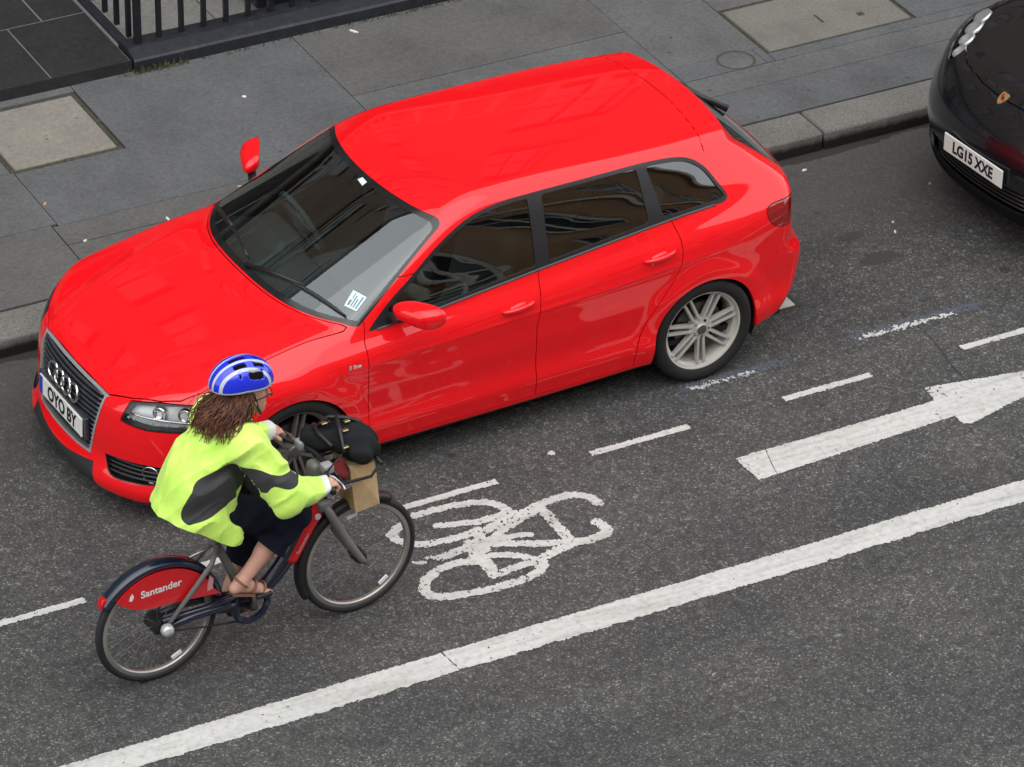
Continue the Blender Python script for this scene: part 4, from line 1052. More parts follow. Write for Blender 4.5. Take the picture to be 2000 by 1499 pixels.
# stickers, side badge
def sticker(name, pts, m, lift=.004):
    V = [tuple(on_screen(x, a, lift)) for x, a in pts]; return mesh_obj(name, V, [(0, 1, 2, 3)], m, car)
wp = sticker('windscreen_paper', [(1.376, -.716), (1.452, -.690), (1.413, -.613), (1.338, -.650)], M_SILVERPAPER, -.001)
for t0, t1, u0, u1 in ((.12, .22, .1, .9), (.34, .42, .1, .65), (.52, .60, .1, .8), (.70, .86, .1, .45), (.70, .76, .55, .9)):
    a, b_, c, d_ = [np.array(p) for p in ((1.376, -.716), (1.452, -.690), (1.413, -.613), (1.338, -.650))]
    bl = lambda t, u: tuple((a*(1-u)+b_*u)*(1-t)+(d_*(1-u)+c*u)*t)
    q_ = sticker('paper_print', [bl(t0, u0), bl(t0, u1), bl(t1, u1), bl(t1, u0)], mat('blue grey print', (.16, .24, .30), .7), .0005); q_.parent = wp
sticker('sensor_patch', [(1.748, -.042), (1.774, -.050), (1.772, -.103), (1.742, -.106)], M_SILVERPAPER, -.001)
me = text_mesh('S line', .034, .002, .001, .2); me.transform(frame_matrix((1.285, -float(car_width(np.array(1.285), np.array(.745)))-.001, .745), (1, 0, 0), (0, 0, 1), (0, -1, 0))); link_mesh('side_badge', me, M_CHROME, car)

# cabin: lining, dashboard, seats, steering wheel
lin, _ = half.cut(lambda x, y, z, n: np.maximum(np.maximum(np.maximum(1.0-x, x-4.1), np.maximum(z-.86, .30-z)), np.maximum(.46-np.hypot(x-FW, z-HUB), .46-np.hypot(x-RW, z-HUB)))); shell_obj('cabin_lining', whole(lin).offset(-.055), M_DASH, car)
rl, _ = half.cut(lambda x, y, z, n: np.maximum(np.maximum(1.95-x, x-3.7), .75-n[:, 2])); shell_obj('headlining', whole(rl).offset(-.035), mat('grey headlining', (.42, .43, .41), .9), car)
MB().box((1.15, -.80, .24), (4.0, .80, .27)).obj('cabin_floor', M_DARK, car)
def soft(f, lo, hi, h=.022):
    P, Q, N = surface_nets(f, lo, hi, h, 4); return Shell.from_quads(P, Q, N)
def rbox(x, y, z, c, b, r):
    q = np.stack([np.abs(x-c[0])-b[0]+r, np.abs(y-c[1])-b[1]+r, np.abs(z-c[2])-b[2]+r]); return np.linalg.norm(np.maximum(q, 0), axis=0)+np.minimum(q.max(0), 0)-r
def dash_f(x, y, z):
    d = rbox(x, y, z, (1.32, 0, .70), (.24, .70, .19), .06); d = smax(d, z-(.895-.35*np.clip(x-1.36, 0, 1)-.06*np.abs(y)), .05)
    return smin(d, rbox(x, y, z, (1.47, .36, .86), (.09, .19, .055), .05), .05)
shell_obj('dashboard', soft(dash_f, (1.0, -.80, .45), (1.68, .80, 1.0)), M_DASH, car)
def seat_f(x, y, z):
    d = rbox(x, y, z, (0, 0, .44), (.26, .25, .085), .07)
    sl = .24*(z-.45); b = rbox(x-sl-.24, y, z, (0, 0, .74), (.065, .25-.05*np.clip(z-.75, 0, 1), .34), .06)
    h = rbox(x-.40, y, z, (0, 0, 1.16), (.05, .13, .085), .05)
    return smin(smin(d, b, .05), h, .01)
ss = soft(seat_f, (-.32, -.32, .30), (.62, .32, 1.30)); me_seat = shell_mesh('seat', ss)
for x, y in ((2.02, -.36), (2.02, .36)):
    o = link_mesh('seat', me_seat, M_FABRIC, car); o.location = (x, y, 0)
for y in (-.36, .36):
    o = link_mesh('seat', me_seat, M_FABRIC, car); o.location = (2.92, y, .03)
sw = MB(); cS = Vector((1.62, .36, .90)); rS = Matrix.Rotation(-.42, 3, 'Y')
sw.tube([cS+rS @ Vector((.0, .185*math.cos(t), .185*math.sin(t))) for t in np.linspace(0, 2*math.pi, 36, endpoint=False)], .016, 8, closed=True)
st_ = sw.obj('steering_wheel', M_FABRIC, car, smooth=True)
mb = MB()
for a_ in (.2, math.pi-.2, -math.pi/2): mb.tube([cS, cS+rS @ Vector((0, .175*math.cos(a_), .175*math.sin(a_)))], .014, 6)
mb.box(cS-Vector((.03, .06, .05)), cS+Vector((.03, .06, .05)), .015); mb.obj('wheel_spokes', M_FABRIC, st_, smooth=True, angle=40)
MB().box((1.76, -.11, 1.245), (1.785, .11, 1.30), .012, seg=2).obj('rear_view_mirror', M_BLACKTRIM, car, smooth=True, angle=40)
# ----------------------------------------------------------------------------
# hire bicycle (local frame: s forward, t left, z up, origin under the rear hub)
# ----------------------------------------------------------------------------
BIKE_O, BIKE_YAW = (-.352, -2.046, 0), .0733
bike = empty('bicycle', BIKE_O, BIKE_YAW, 'navy and red hire bicycle with grey fork ridden along the cycle lane', 'bicycle')
M_NAVY = mat('navy bike paint', (.006, .012, .030), .28, coat=.6)
M_BRED = mat('red bike panel', (.62, .006, .012), .38, coat=.3)
M_GREY = mat('grey bike paint', (.155, .152, .142), .45)
M_STEEL = mat('dull steel', (.42, .41, .39), .35, metal=.9)
M_TYRE = mat('bike tyre', (.012, .013, .015), .7)
M_BLK = mat('black bike plastic', (.010, .010, .012), .5)
M_WHITE = mat('white bike print', (.75, .74, .74), .5)
HR, HF, WR, HZ = (.012, .336), (1.160, .336), .318, .336
def bike_wheel(c, nm, phase):
    w = empty(nm, (c[0], 0, c[1])); w.parent = bike
    mb = MB(); mb.lathe([(.300, -.012), (.309, -.0195), (.320, -.021), (.331, -.014), (.336, 0), (.331, .014), (.320, .021), (.309, .0195), (.300, .012)], 72, 'y'); mb.obj('tyre', M_TYRE, w, smooth=True)
    mb = MB(); mb.lathe([(.303, -.0135), (.297, -.0145), (.282, -.0145), (.276, -.008), (.276, .008), (.282, .0145), (.297, .0145), (.303, .0135)], 72, 'y'); rm = mb.obj('rim', mat('grey alloy rim', (.36, .35, .32), .35, metal=.7), w, smooth=True, angle=40)
    mb = MB()
    for k in range(36):
        a = 2*math.pi*k/36+phase; sd_ = 1 if k % 2 else -1; ah = a+(.55 if k % 4 < 2 else -.55)
        mb.tube([(.026*math.cos(ah), sd_*.032, .026*math.sin(ah)), (.279*math.cos(a), sd_*.004, .279*math.sin(a))], .0008, 4, cap=False)
    sp = mb.obj('spokes', mat('grey spoke wire', (.16, .16, .155), .45, metal=.6), w); tag(sp, kind='stuff')
    for k in range(2):
        a = phase-1.25+k*math.pi*.85
        MB().box((-.03, -.006, -.011), (.03, .006, .011), .003).obj('spoke_reflector', M_WHITE, w).matrix_local = Matrix.Translation((.252*math.cos(a), -.006, .252*math.sin(a))) @ Matrix.Rotation(-a+math.pi/2, 4, 'Y')
    return w
rw_ = bike_wheel(HR, 'rear_wheel', .1); fw_ = bike_wheel(HF, 'front_wheel', .3)
MB().lathe([(.001, -.055), (.02, -.055), (.045, -.045), (.047, .045), (.02, .055), (.001, .055)], 24, 'y').obj('hub', M_BLK, rw_, smooth=True, angle=40)
MB().lathe([(.001, -.052), (.012, -.052), (.03, -.045), (.036, -.02), (.036, .02), (.03, .045), (.012, .052), (.001, .052)], 24, 'y').obj('hub', M_BLK, fw_, smooth=True, angle=40)
MB().lathe([(.001, -.125), (.022, -.122), (.032, -.108), (.034, -.085), (.024, -.07)], 24, 'y', (HR[0]+.012, 0, HR[1]+.006)).obj('axle_cap', mat('pale axle cap', (.55, .56, .58), .3, metal=.4), bike, smooth=True, angle=50)
# mudguards: swept crescents
def mudguard(c, r, a0, a1, w, m, nm):
    V, Fc = [], []; n_ = 40; prof = [(-w, -.024), (-w, -.006), (-w*.72, .006), (0, .010), (w*.72, .006), (w, -.006), (w, -.024)]
    for i in range(n_+1):
        a = a0+(a1-a0)*i/n_
        for t, dr in prof: V.append((c[0]+(r+dr)*math.cos(a), t, c[1]+(r+dr)*math.sin(a)))
    k = len(prof)
    for i in range(n_):
        for j in range(k-1): Fc.append((i*k+j, i*k+j+1, (i+1)*k+j+1, (i+1)*k+j))
    me = raw_mesh(nm, V, Fc, True); o = link_mesh(nm, me, m, bike); md = o.modifiers.new('solid', 'SOLIDIFY'); md.thickness = .004; return o
mg = mudguard(HR, .358, math.radians(8), math.radians(146), .042, M_NAVY, 'rear_mudguard')
mudguard(HF, .352, math.radians(58), math.radians(205), .033, M_BLK, 'front_mudguard')
MB().box((-.022, -.024, -.03), (.022, .024, .03), .009, seg=2).obj('rear_light', mat('red light lens', (.50, .004, .012), .2, coat=.5), bike, smooth=True, angle=40).matrix_local = Matrix.Translation((-.272, 0, .553)) @ Matrix.Rotation(.35, 4, 'Y')
# coat guard: red cheek panels either side of the rear wheel
arc = [(HR[0]+.327*math.cos(a), HR[1]+.327*math.sin(a)) for a in np.radians(np.linspace(136, 22, 22))]
skirt = arc+[(.352, .418), (.25, .432), (.10, .452), (-.03, .462), (-.12, .485), (-.185, .525)]
for sg in (-1, 1):
    y0, y1 = sorted((sg*.040, sg*.046)); mb = MB(); mb.prism(skirt, y0, y1, 'xz'); cg = mb.obj('coat_guard', M_BRED, bike)
    me = text_mesh('Santander', .056, .0005, .0012)
    e = Vector((1, 0, .01)).normalized(); up = Vector((0, 0, 1)); up = (up-e*up.dot(e)).normalized(); nrm = Vector((0, sg, 0)); ex = e if sg < 0 else -e
    me.transform(frame_matrix((.022, sg*.0475, .562), ex, up, ex.cross(up))); link_mesh('guard_lettering', me, M_WHITE, cg)
    if sg < 0:
        mb = MB(); mb.prism([(-.140, .545), (-.128, .565), (-.136, .590), (-.150, .572), (-.156, .550)], -.0482, -.0470, 'xz'); mb.obj('flame_mark', M_WHITE, cg)
        mb = MB(); mb.prism([(.275, .455), (.305, .462), (.312, .52), (.292, .548), (.278, .50)], -.0482, -.0470, 'xz'); mb.obj('guard_print', mat('pale print', (.62, .30, .30), .5), cg)
# frame
TH = lambda pts: [(s, 0, z) for s, z in pts]
main = smooth_poly([(.955, .800), (.905, .705), (.830, .590), (.745, .455), (.650, .355), (.530, .290)], 6, False)
mb = MB(); mb.tube(TH(main), [.036+.006*math.sin(i/len(main)*3.1) for i in range(len(main))], 14); fr = mb.obj('frame', M_NAVY, bike, smooth=True)
MB().tube([(.952, 0, .70), (.930, 0, .765), (.905, 0, .86)], .030, 14).obj('head_tube', M_NAVY, fr, smooth=True)
sub = [p for p in main if .735 < p[0] < .935]
mb = MB(); mb.tube([(s+.010, 0, z-.004) for s, z in sub], .048, 14); rp = mb.obj('frame_cover', M_BRED, bike, smooth=True)
pa, pb = Vector((.765, -.053, .478)), Vector((.875, -.053, .652)); e = (pb-pa).normalized(); up = Vector((-e.z, 0, e.x)); mid = (pa+pb)/2
me = text_mesh('Santander', .030, .0004, .0004); me.transform(frame_matrix(mid+Vector((-.004, 0, -.012)), e, up, e.cross(up))); link_mesh('cover_lettering', me, mat('pale print', (.62, .30, .30), .5), rp)
MB().lathe([(.001, -.0535), (.016, -.0535), (.018, -.048)], 16, 'y', (.905, 0, .682)).obj('cover_badge', mat('pale badge', (.6, .5, .5), .5), rp, smooth=True, angle=40)
MB().tube([(.300, 0, .800), (.352, 0, .690), (.415, 0, .545), (.505, 0, .315)], [.019, .021, .023, .026], 12).obj('seat_tube', M_GREY, bike, smooth=True)
MB().tube([(.245, 0, .905), (.300, 0, .800)], .0145, 10).obj('seat_post', M_BLK, bike, smooth=True)
for sg in (-1, 1):
    MB().tube([(.352, sg*.022, .690), (.300, sg*.055, .615), (.040, sg*.070, .348)], [.013, .014, .012], 10).obj('seat_stay', M_GREY, bike, smooth=True)
    MB().tube([(.015, sg*.060, .330), (.20, sg*.058, .345), (.36, sg*.050, .335), (.50, sg*.03, .295)], [.017, .022, .025, .030], 10).obj('chain_stay', M_NAVY, bike, smooth=True)
MB().tube([(.205, 0, .655), (.30, 0, .672), (.352, 0, .690)], .008, 8).obj('guard_bracket', M_STEEL, bike, smooth=True)
# saddle
def saddle_f(x, y, z):
    w = .030+.055*sstep(.34, .14, x)
    return smax(smax(np.abs(y)-w, np.abs(z-.925-.02*sstep(.20, .10, x))-.028, .03), np.abs(x-.235)-.135, .03)
shell_obj('saddle', soft(saddle_f, (.06, -.12, .86), (.42, .12, 1.0), .012), M_BLK, bike)
# chain case, crank, pedals
mb = MB(); mb.lathe([(.078, -.050), (.098, -.058), (.110, -.050), (.110, -.036), (.098, -.030), (.078, -.036)], 40, 'y', (.520, 0, .285), closed=True); mb.obj('chain_guard', M_NAVY, bike, smooth=True, angle=40)
MB().tube([(.520, -.048, .372), (.26, -.050, .362), (.02, -.052, .372)], [.016, .018, .014], 8).obj('chain_case', M_NAVY, bike, smooth=True)
MB().tube([(.505, -.046, .200), (.26, -.046, .245), (.03, -.048, .300)], .0045, 6).obj('chain', M_BLK, bike, smooth=True)
MB().lathe([(.001, -.075), (.02, -.075), (.024, -.04), (.024, .06), (.001, .07)], 16, 'y', (.520, 0, .285)).obj('bottom_bracket', M_BLK, bike, smooth=True, angle=40)
for sg, pz in ((-1, (.528, .415)), (1, (.512, .150))):
    MB().tube([(.520, sg*.072, .285), (pz[0], sg*.085, pz[1])], [.016, .012], 8).obj('crank', M_STEEL, bike, smooth=True)
    y0, y1 = sorted((sg*.092, sg*.180)); MB().box((pz[0]-.045, y0, pz[1]-.012), (pz[0]+.045, y1, pz[1]+.012), .005).obj('pedal', M_BLK, bike)
# fork, column, bars
for sg in (-1, 1):
    MB().tube([(.945, sg*.052, .735), (.985, sg*.058, .650), (1.075, sg*.058, .470), (1.150, sg*.058, .345), (1.168, sg*.058, .318)], [.022, .024, .022, .018, .014], 12).obj('fork_blade', M_GREY, bike, smooth=True)
MB().box((.905, -.07, .705), (.985, .07, .765), .022, seg=3).obj('fork_crown', M_GREY, bike, smooth=True, angle=50)
MB().box((.88, -.045, .80), (.97, .045, .985), .03, seg=3).obj('stem_console', M_GREY, bike, smooth=True, angle=50)
bars = smooth_poly([(.845, -.300), (.880, -.190), (.925, -.09), (.935, 0), (.925, .09), (.880, .190), (.845, .300)], 4, False)
MB().tube([(s, t, 1.010) for s, t in bars], .0125, 10).obj('handlebar', M_BLK, bike, smooth=True)
for sg in (-1, 1):
    MB().tube([(.838, sg*.325, 1.010), (.852, sg*.275, 1.010), (.873, sg*.21, 1.010)], [.0165, .0175, .0165], 12).obj('grip', M_BLK, bike, smooth=True)
    MB().tube([(.885, sg*.175, 1.012), (.915, sg*.20, 1.000), (.925, sg*.26, .990), (.918, sg*.30, .985)], [.009, .008, .007, .006], 8).obj('brake_lever', M_STEEL, bike, smooth=True)
    MB().box((.885, sg*.125-.03, .990), (.945, sg*.125+.03, 1.040), .012, seg=2).obj('switch_pod', mat('grey switch pod', (.30, .30, .32), .35), bike, smooth=True, angle=40)
    MB().tube([(.90, sg*.16, 1.02), (.99, sg*.14, 1.075), (1.01, sg*.06, 1.0), (.96, sg*.03, .86), (.955, sg*.04, .74)], .0045, 6).obj('brake_cable', M_BLK, bike, smooth=True)
# front carrier
mb = MB()
for t in (-.14, -.07, 0, .07, .14): mb.tube([(.965, t, .965), (1.00, t, .900), (1.16, t, .890), (1.215, t, .955)], .008, 6)
mb.tube([(1.215, -.15, .955), (1.215, .15, .955)], .010, 6); mb.tube([(.965, -.15, .965), (.965, .15, .965)], .010, 6); mb.tube([(.96, 0, .80), (1.05, 0, .885)], .016, 8)
mb.obj('front_carrier', M_BLK, bike, smooth=True)
MB().lathe([(.001, .045), (.018, .042), (.026, .02), (.024, -.02), (.001, -.03)], 16, 'x', (1.02, -.10, .86)).obj('front_lamp', M_STEEL, bike, smooth=True, angle=40)
bpy.context.view_layer.update()
MW_BIKE = Matrix.Translation(BIKE_O) @ Matrix.Rotation(BIKE_YAW, 4, 'Z')
def on_bike(o):                        # a top-level thing laid out in the bicycle's frame
    o.matrix_world = MW_BIKE @ o.matrix_basis; return o

# black shoulder bag on the carrier
def bag_f(x, y, z):
    d = np.sqrt(((x-1.140)/.120)**2+((y+.000)/.160)**2+((z-1.030-.10*(1.13-x))/.090)**2)
    d = (d-1)*.088
    d = smin(d, (np.sqrt(((x-.975)/.065)**2+((y-.11)/.095)**2+((z-1.030)/.060)**2)-1)*.06, .05)
    d = d+.008*np.sin(x*38+y*19)*np.cos(y*27+z*14)+.004*np.sin(y*70+x*31)
    return smax(d, .905-z, .03)
bag = shell_obj('shoulder_bag', soft(bag_f, (.88, -.24, .86), (1.32, .24, 1.18), .010), mat('black bag cloth', (.010, .011, .013), .85, spec=.25), None, label='black soft bag resting on the bicycle front carrier', cat='bag'); on_bike(bag)
M_STRAP = mat('black strap', (.010, .010, .012), .45); M_BRASS = mat('brass buckle', (.45, .36, .17), .3, metal=.9)
for k, pts in enumerate([[(1.00, .14, 1.07), (1.06, .11, 1.135), (1.14, .05, 1.135), (1.20, .02, 1.105)], [(1.03, -.10, 1.05), (1.05, -.02, 1.130), (1.09, .08, 1.140), (1.16, .13, 1.09)], [(.99, -.05, 1.07), (.965, .05, 1.105), (1.0, .15, 1.09)]]):
    sm_ = []
    for a, b_ in zip(pts[:-1], pts[1:]):
        for t in np.linspace(0, 1, 5)[:-1]: sm_.append(tuple(np.array(a)*(1-t)+np.array(b_)*t))
    MB().tube(sm_+[pts[-1]], .011, 8).obj('bag_strap', M_STRAP, bag, smooth=True)
for p in ((1.03, .10, 1.112), (1.12, .03, 1.134), (1.075, -.03, 1.128), (1.045, -.085, 1.070)):
    MB().box(Vector(p)-Vector((.016, .011, .006)), Vector(p)+Vector((.016, .011, .006)), .003).obj('buckle', M_BRASS, bag)
# brown paper bag hanging ahead of the bars
def _kraft(nt, b):
    co = coords(nt); nt.links.new(ramp(nt, noise(nt, co, 9, 5, .6), (.3, (.46, .31, .155)), (.7, (.60, .43, .235))), b.inputs['Base Color']); bump(nt, b, noise(nt, co, 14, 4), .6, .01)
pb_ = [(1.065, -.090, .945), (1.070, .080, .945), (1.215, .080, .935), (1.210, -.090, .935), (1.095, -.095, .665), (1.100, .075, .665), (1.240, .075, .680), (1.235, -.095, .675), (1.150, -.112, .82), (1.155, .092, .82)]
paper = mesh_obj('paper_bag', pb_, [(4, 0, 8), (0, 3, 8), (3, 7, 8), (7, 4, 8), (5, 9, 1), (1, 9, 2), (2, 9, 6), (6, 9, 5), (0, 4, 5, 1), (3, 2, 6, 7), (4, 7, 6, 5), (0, 1, 2, 3)], mat('brown kraft paper', (.38, .26, .13), .85, build=_kraft), None, label='brown paper bag hanging in front of the bicycle bars', cat='paper bag'); on_bike(paper)
def scarf_f(x, y, z):
    d = np.sqrt(((x-1.015)/.05)**2+((y+.07)/.045)**2+((z-.930)/.065)**2)-1
    return d*.045+.006*np.sin(z*70+x*40)
sc_ = shell_obj('red_scarf', soft(scarf_f, (.93, -.16, .83), (1.10, .02, 1.03), .009), mat('dark red cloth', (.16, .010, .014), .9), None, label='crumpled dark red cloth tucked by the bicycle bars', cat='cloth'); on_bike(sc_)
# ----------------------------------------------------------------------------
# the rider (same local frame as the bicycle)
# ----------------------------------------------------------------------------
person = empty('person', BIKE_O, BIKE_YAW, 'person in a lime yellow jacket and blue helmet riding the hire bicycle', 'person')
def V3(p): return np.array(p, float)
def cone(x, y, z, a, b, ra, rb):
    """tapered capsule"""
    a, b = V3(a), V3(b); e = b-a; L2 = e@e
    t = np.clip(((x-a[0])*e[0]+(y-a[1])*e[1]+(z-a[2])*e[2])/L2, 0, 1)
    return np.sqrt((x-a[0]-t*e[0])**2+(y-a[1]-t*e[1])**2+(z-a[2]-t*e[2])**2)-(ra+(rb-ra)*t)
def ell(x, y, z, c, r):
    k0 = np.sqrt(((x-c[0])/r[0])**2+((y-c[1])/r[1])**2+((z-c[2])/r[2])**2)
    return (k0-1)*min(r)
HEAD = (.545, -.005, 1.515)
LIMB = {}
for sg in (-1, 1):
    LIMB[sg] = dict(sh=(.455, sg*.175, 1.335), el=(.600, sg*(.305 if sg < 0 else .30), 1.085), wr=(.800, sg*.275, 1.035), hip=(.265, sg*.095, .955),
                    kn=(.715, sg*.125, .800) if sg < 0 else (.640, sg*.115, .640), an=(.425, sg*.130, .515) if sg < 0 else (.470, sg*.130, .235))
def within(x, y, z, lo, hi, f, far=.2):
    m = (x > lo[0]) & (x < hi[0]) & (y > lo[1]) & (y < hi[1]) & (z > lo[2]) & (z < hi[2])
    o = np.full(np.shape(x), far)
    if m.any(): o[m] = f(x[m], y[m], z[m])
    return o
def head_f(x, y, z):
    h = ell(x, y, z, (.530, HEAD[1], 1.545), (.098, .077, .098))
    h = smin(h, ell(x, y, z, (.575, HEAD[1], 1.470), (.064, .060, .085)), .04)
    h = smin(h, cone(x, y, z, (.598, HEAD[1], 1.420), (.606, HEAD[1], 1.405), .030, .026), .03)
    h = smin(h, cone(x, y, z, (.638, HEAD[1], 1.500), (.660, HEAD[1], 1.462), .010, .014), .014)
    h = smin(h, cone(x, y, z, (.630, HEAD[1]-.02, 1.432), (.630, HEAD[1]+.02, 1.432), .008, .008), .010)
    for sg in (-1, 1):
        h = smax(h, -ell(x, y, z, (.652, HEAD[1]+sg*.032, 1.506), (.022, .018, .012)), .012)
        h = smin(h, ell(x, y, z, (.640, HEAD[1]+sg*.031, 1.504), (.012, .013, .012)), .003)
        h = smin(h, ell(x, y, z, (.535, HEAD[1]+sg*.078, 1.495), (.022, .012, .032)), .008)
    return h
def hand_f(x, y, z, sg):
    w = V3(LIMB[sg]['wr']); a = cone(x, y, z, w, w+(.040, 0, -.002), .027, .033)
    for k in range(4):
        ty = sg*.272+(k-1.5)*.0205; l = (0, .004, .002, -.004)[k]
        p0 = (.838, ty, 1.036); p1 = (.868+l, ty, 1.034); p2 = (.882+l, ty, 1.010); p3 = (.862, ty, .990)
        f = np.minimum(np.minimum(cone(x, y, z, p0, p1, .0105, .010), cone(x, y, z, p1, p2, .010, .0092)), cone(x, y, z, p2, p3, .0092, .0080))
        a = smin(a, f, .004)
    return smin(a, smin(cone(x, y, z, (.826, sg*.240, 1.025), (.848, sg*.222, 1.006), .0125, .0115), cone(x, y, z, (.848, sg*.222, 1.006), (.866, sg*.230, .992), .0115, .0095), .004), .008)
def leg_f(x, y, z, sg):
    q = LIMB[sg]; lg = cone(x, y, z, q['hip'], q['kn'], .085, .055); lg = smin(lg, cone(x, y, z, q['kn'], q['an'], .053, .033), .03)
    k_, an = V3(q['kn']), V3(q['an']); calf = k_*.68+an*.32+V3((-.018, 0, 0)); lg = smin(lg, cone(x, y, z, calf, calf*.7+an*.3, .046, .036), .04)
    def foot(x, y, z):            # heel, arch, ball, toes
        toe = V3((.560, sg*.128, .432)) if sg < 0 else V3((.600, sg*.128, .176)); heel = an+V3((-.040, 0, -.030)); ball = toe*.72+an*.28+V3((0, 0, -.022))
        f = cone(x, y, z, an+V3((-.008, 0, -.005)), heel, .034, .026)
        f = smin(f, cone(x, y, z, an+V3((.008, 0, -.012)), ball, .030, .027), .02); f = smin(f, cone(x, y, z, heel, ball, .022, .022), .02)
        for k in range(5):
            oy = (k-2)*.0145*sg*-1; r = (.0115, .0095, .009, .0085, .008)[k]
            f = smin(f, cone(x, y, z, ball+V3((.01, oy*.9, -.004)), ball+V3((.052-abs(k-.6)*.006, oy, -.020)), r+.002, r), .006)
        return f
    return smin(lg, within(x, y, z, an-V3((.13, .11, .20)), an+V3((.30, .11, .10)), foot), .02)
def body_f(x, y, z):
    d = cone(x, y, z, (.245, 0, .985), (.34, 0, 1.15), .135, .125)
    d = smin(d, cone(x, y, z, (.34, 0, 1.15), (.435, 0, 1.32), .125, .115), .06)
    d = smin(d, cone(x, y, z, (.44, -.14, 1.34), (.44, .14, 1.34), .065, .065), .06)
    d = smin(d, cone(x, y, z, (.46, 0, 1.36), (.515, 0, 1.45), .055, .050), .04)
    d = smin(d, within(x, y, z, (.36, -.16, 1.32), (.74, .16, 1.72), head_f), .02)
    for sg in (-1, 1):
        q = LIMB[sg]
        a = cone(x, y, z, q['sh'], q['el'], .052, .043); a = smin(a, cone(x, y, z, q['el'], q['wr'], .043, .029), .02)
        y0, y1 = sorted((sg*.16, sg*.38))
        a = smin(a, within(x, y, z, (.74, y0, .92), (.96, y1, 1.12), lambda *p: hand_f(*p, sg)), .02)
        d = smin(d, a, .03); y0, y1 = sorted((-sg*.06, sg*.34))
        d = smin(d, within(x, y, z, (.10, y0, .02), (.92, y1, 1.12), lambda *p: leg_f(*p, sg)), .04)
    return d
def _skin(nt, b):
    co = coords(nt); nt.links.new(ramp(nt, noise(nt, co, 14, 4), (.3, (.50, .26, .19)), (.7, (.60, .34, .26))), b.inputs['Base Color']); b.inputs['Subsurface Weight'].default_value = .06
P_, Q_, N_ = surface_nets(body_f, (.08, -.40, .10), (.92, .40, 1.68), .0072, 3, .0015)
body_ = shell_obj('body', Shell.from_quads(P_, Q_, N_), mat('skin', (.55, .3, .23), .55, build=_skin), person)

# jacket: loose hi-vis shell, open at the front, riding up at the back
def folds(x, y, z):
    r = lambda t: 1-np.abs(np.sin(t))                       # sharp creases, soft valleys
    w = 4*np.sin(9*y+2*z)+1.5*np.sin(21*x-13*z)
    return (.006*np.sin(24*(x*.55+z*.9)+w)-.0075*r(17*(x*.8+z*.65)+w)-.005*r(29*(z*.75-x*.55)+3.2*np.sin(12*y+5*x))+.003*np.sin(75*y+22*x))
def jacket_f(x, y, z):
    d = cone(x, y*1.0, z, (.215, 0, .945), (.290, 0, 1.11), .188, .176)
    d = smin(d, cone(x, y, z, (.285, 0, 1.11), (.400, 0, 1.300), .178, .150), .08)
    d = smin(d, cone(x, y, z, (.435, -.155, 1.322), (.435, .155, 1.322), .085, .085), .07)
    d = smin(d, cone(x, y, z, (.445, 0, 1.37), (.478, 0, 1.432), .092, .078), .05)       # stand-up collar
    d = smin(d, cone(x, y, z, (.26, -.10, .93), (.33, -.135, .83), .115, .095), .07)       # side panels hang over the hips
    d = smin(d, cone(x, y, z, (.26, .10, .93), (.33, .135, .83), .115, .095), .07)
    for sg in (-1, 1):
        q = LIMB[sg]; mid = (V3(q['el'])+V3(q['wr']))/2+V3((-.01, 0, -.012))
        a = cone(x, y, z, q['sh'], V3(q['el'])+V3((-.01, 0, -.02)), .092, .088); a = smin(a, cone(x, y, z, V3(q['el'])+V3((-.01, 0, -.02)), mid, .088, .066), .04); a = smin(a, cone(x, y, z, mid, V3(q['wr'])+V3((.008, 0, 0)), .066, .043), .03)
        d = smin(d, a, .05)
    d = d+folds(x, y, z)
    neck = cone(x, y, z, (.47, 0, 1.40), (.55, 0, 1.56), .066, .070)
    return smax(d, -neck, .012)
P_, Q_, N_ = surface_nets(jacket_f, (-.10, -.46, .70), (.90, .46, 1.56), .0085, 4)
J = Shell.from_quads(P_, Q_, N_)
def hem(x, y, z, n):
    h = .975-.52*np.clip(x-.04, 0, 1)+.012*np.sin(22*x+9*y)
    torso = (x < .60) & (np.abs(y) < .225)
    d = np.where(x < .60, h-z, -1.)
    fr = np.where(torso & (z < 1.10), x-(.405+(z-.79)*.58), -1.)
    return np.maximum(np.maximum(d, fr), x-.812+.35*(1.02-z))
J, _ = J.cut(hem)
PAN = smooth_poly([(0.42, 1.26, 1), (0.31, 1.25), (0.215, 1.215), (0.15, 1.15), (0.108, 1.065), (0.1, 1.0), (0.122, 0.975, 1), (0.24, 1.018), (0.342, 1.056), (0.425, 1.099), (0.471, 1.138, 1), (0.498, 1.173), (0.566, 1.15), (0.655, 1.165), (0.736, 1.185), (0.728, 1.179, 1), (0.613, 1.2), (0.528, 1.217), (0.458, 1.253)], 4)
pan_f = lambda x, y, z, n: np.maximum(poly_sdf(x, z, PAN), np.maximum(y+.04, n[:, 1]+.05))
pan, J = J.cut(pan_f)
panL, J = J.cut(lambda x, y, z, n: np.maximum(poly_sdf(x, z, PAN), .04-y))
cuff, J = J.cut(lambda x, y, z, n: (.772-.35*(1.02-z))-x)
def _hivis(nt, b):
    co = coords(nt); nt.links.new(ramp(nt, noise(nt, co, 6, 4), (.3, (.54, .88, .11)), (.7, (.66, .95, .17))), b.inputs['Base Color']); bump(nt, b, noise(nt, co, 42, 4, .6), .25, .01)
jk = shell_obj('jacket', J.thicken(.006), mat('hi vis lime nylon', (.52, .93, .09), .5, build=_hivis, sheen=.2), person)
shell_obj('side_panel', pan.offset(.0005).thicken(.006), mat('charcoal mesh panel', (.030, .031, .033), .75), jk)
shell_obj('side_panel', panL.offset(.0005).thicken(.006), MATS['charcoal mesh panel'], jk)
cl, cr_ = cuff.cut(lambda x, y, z, n: y)
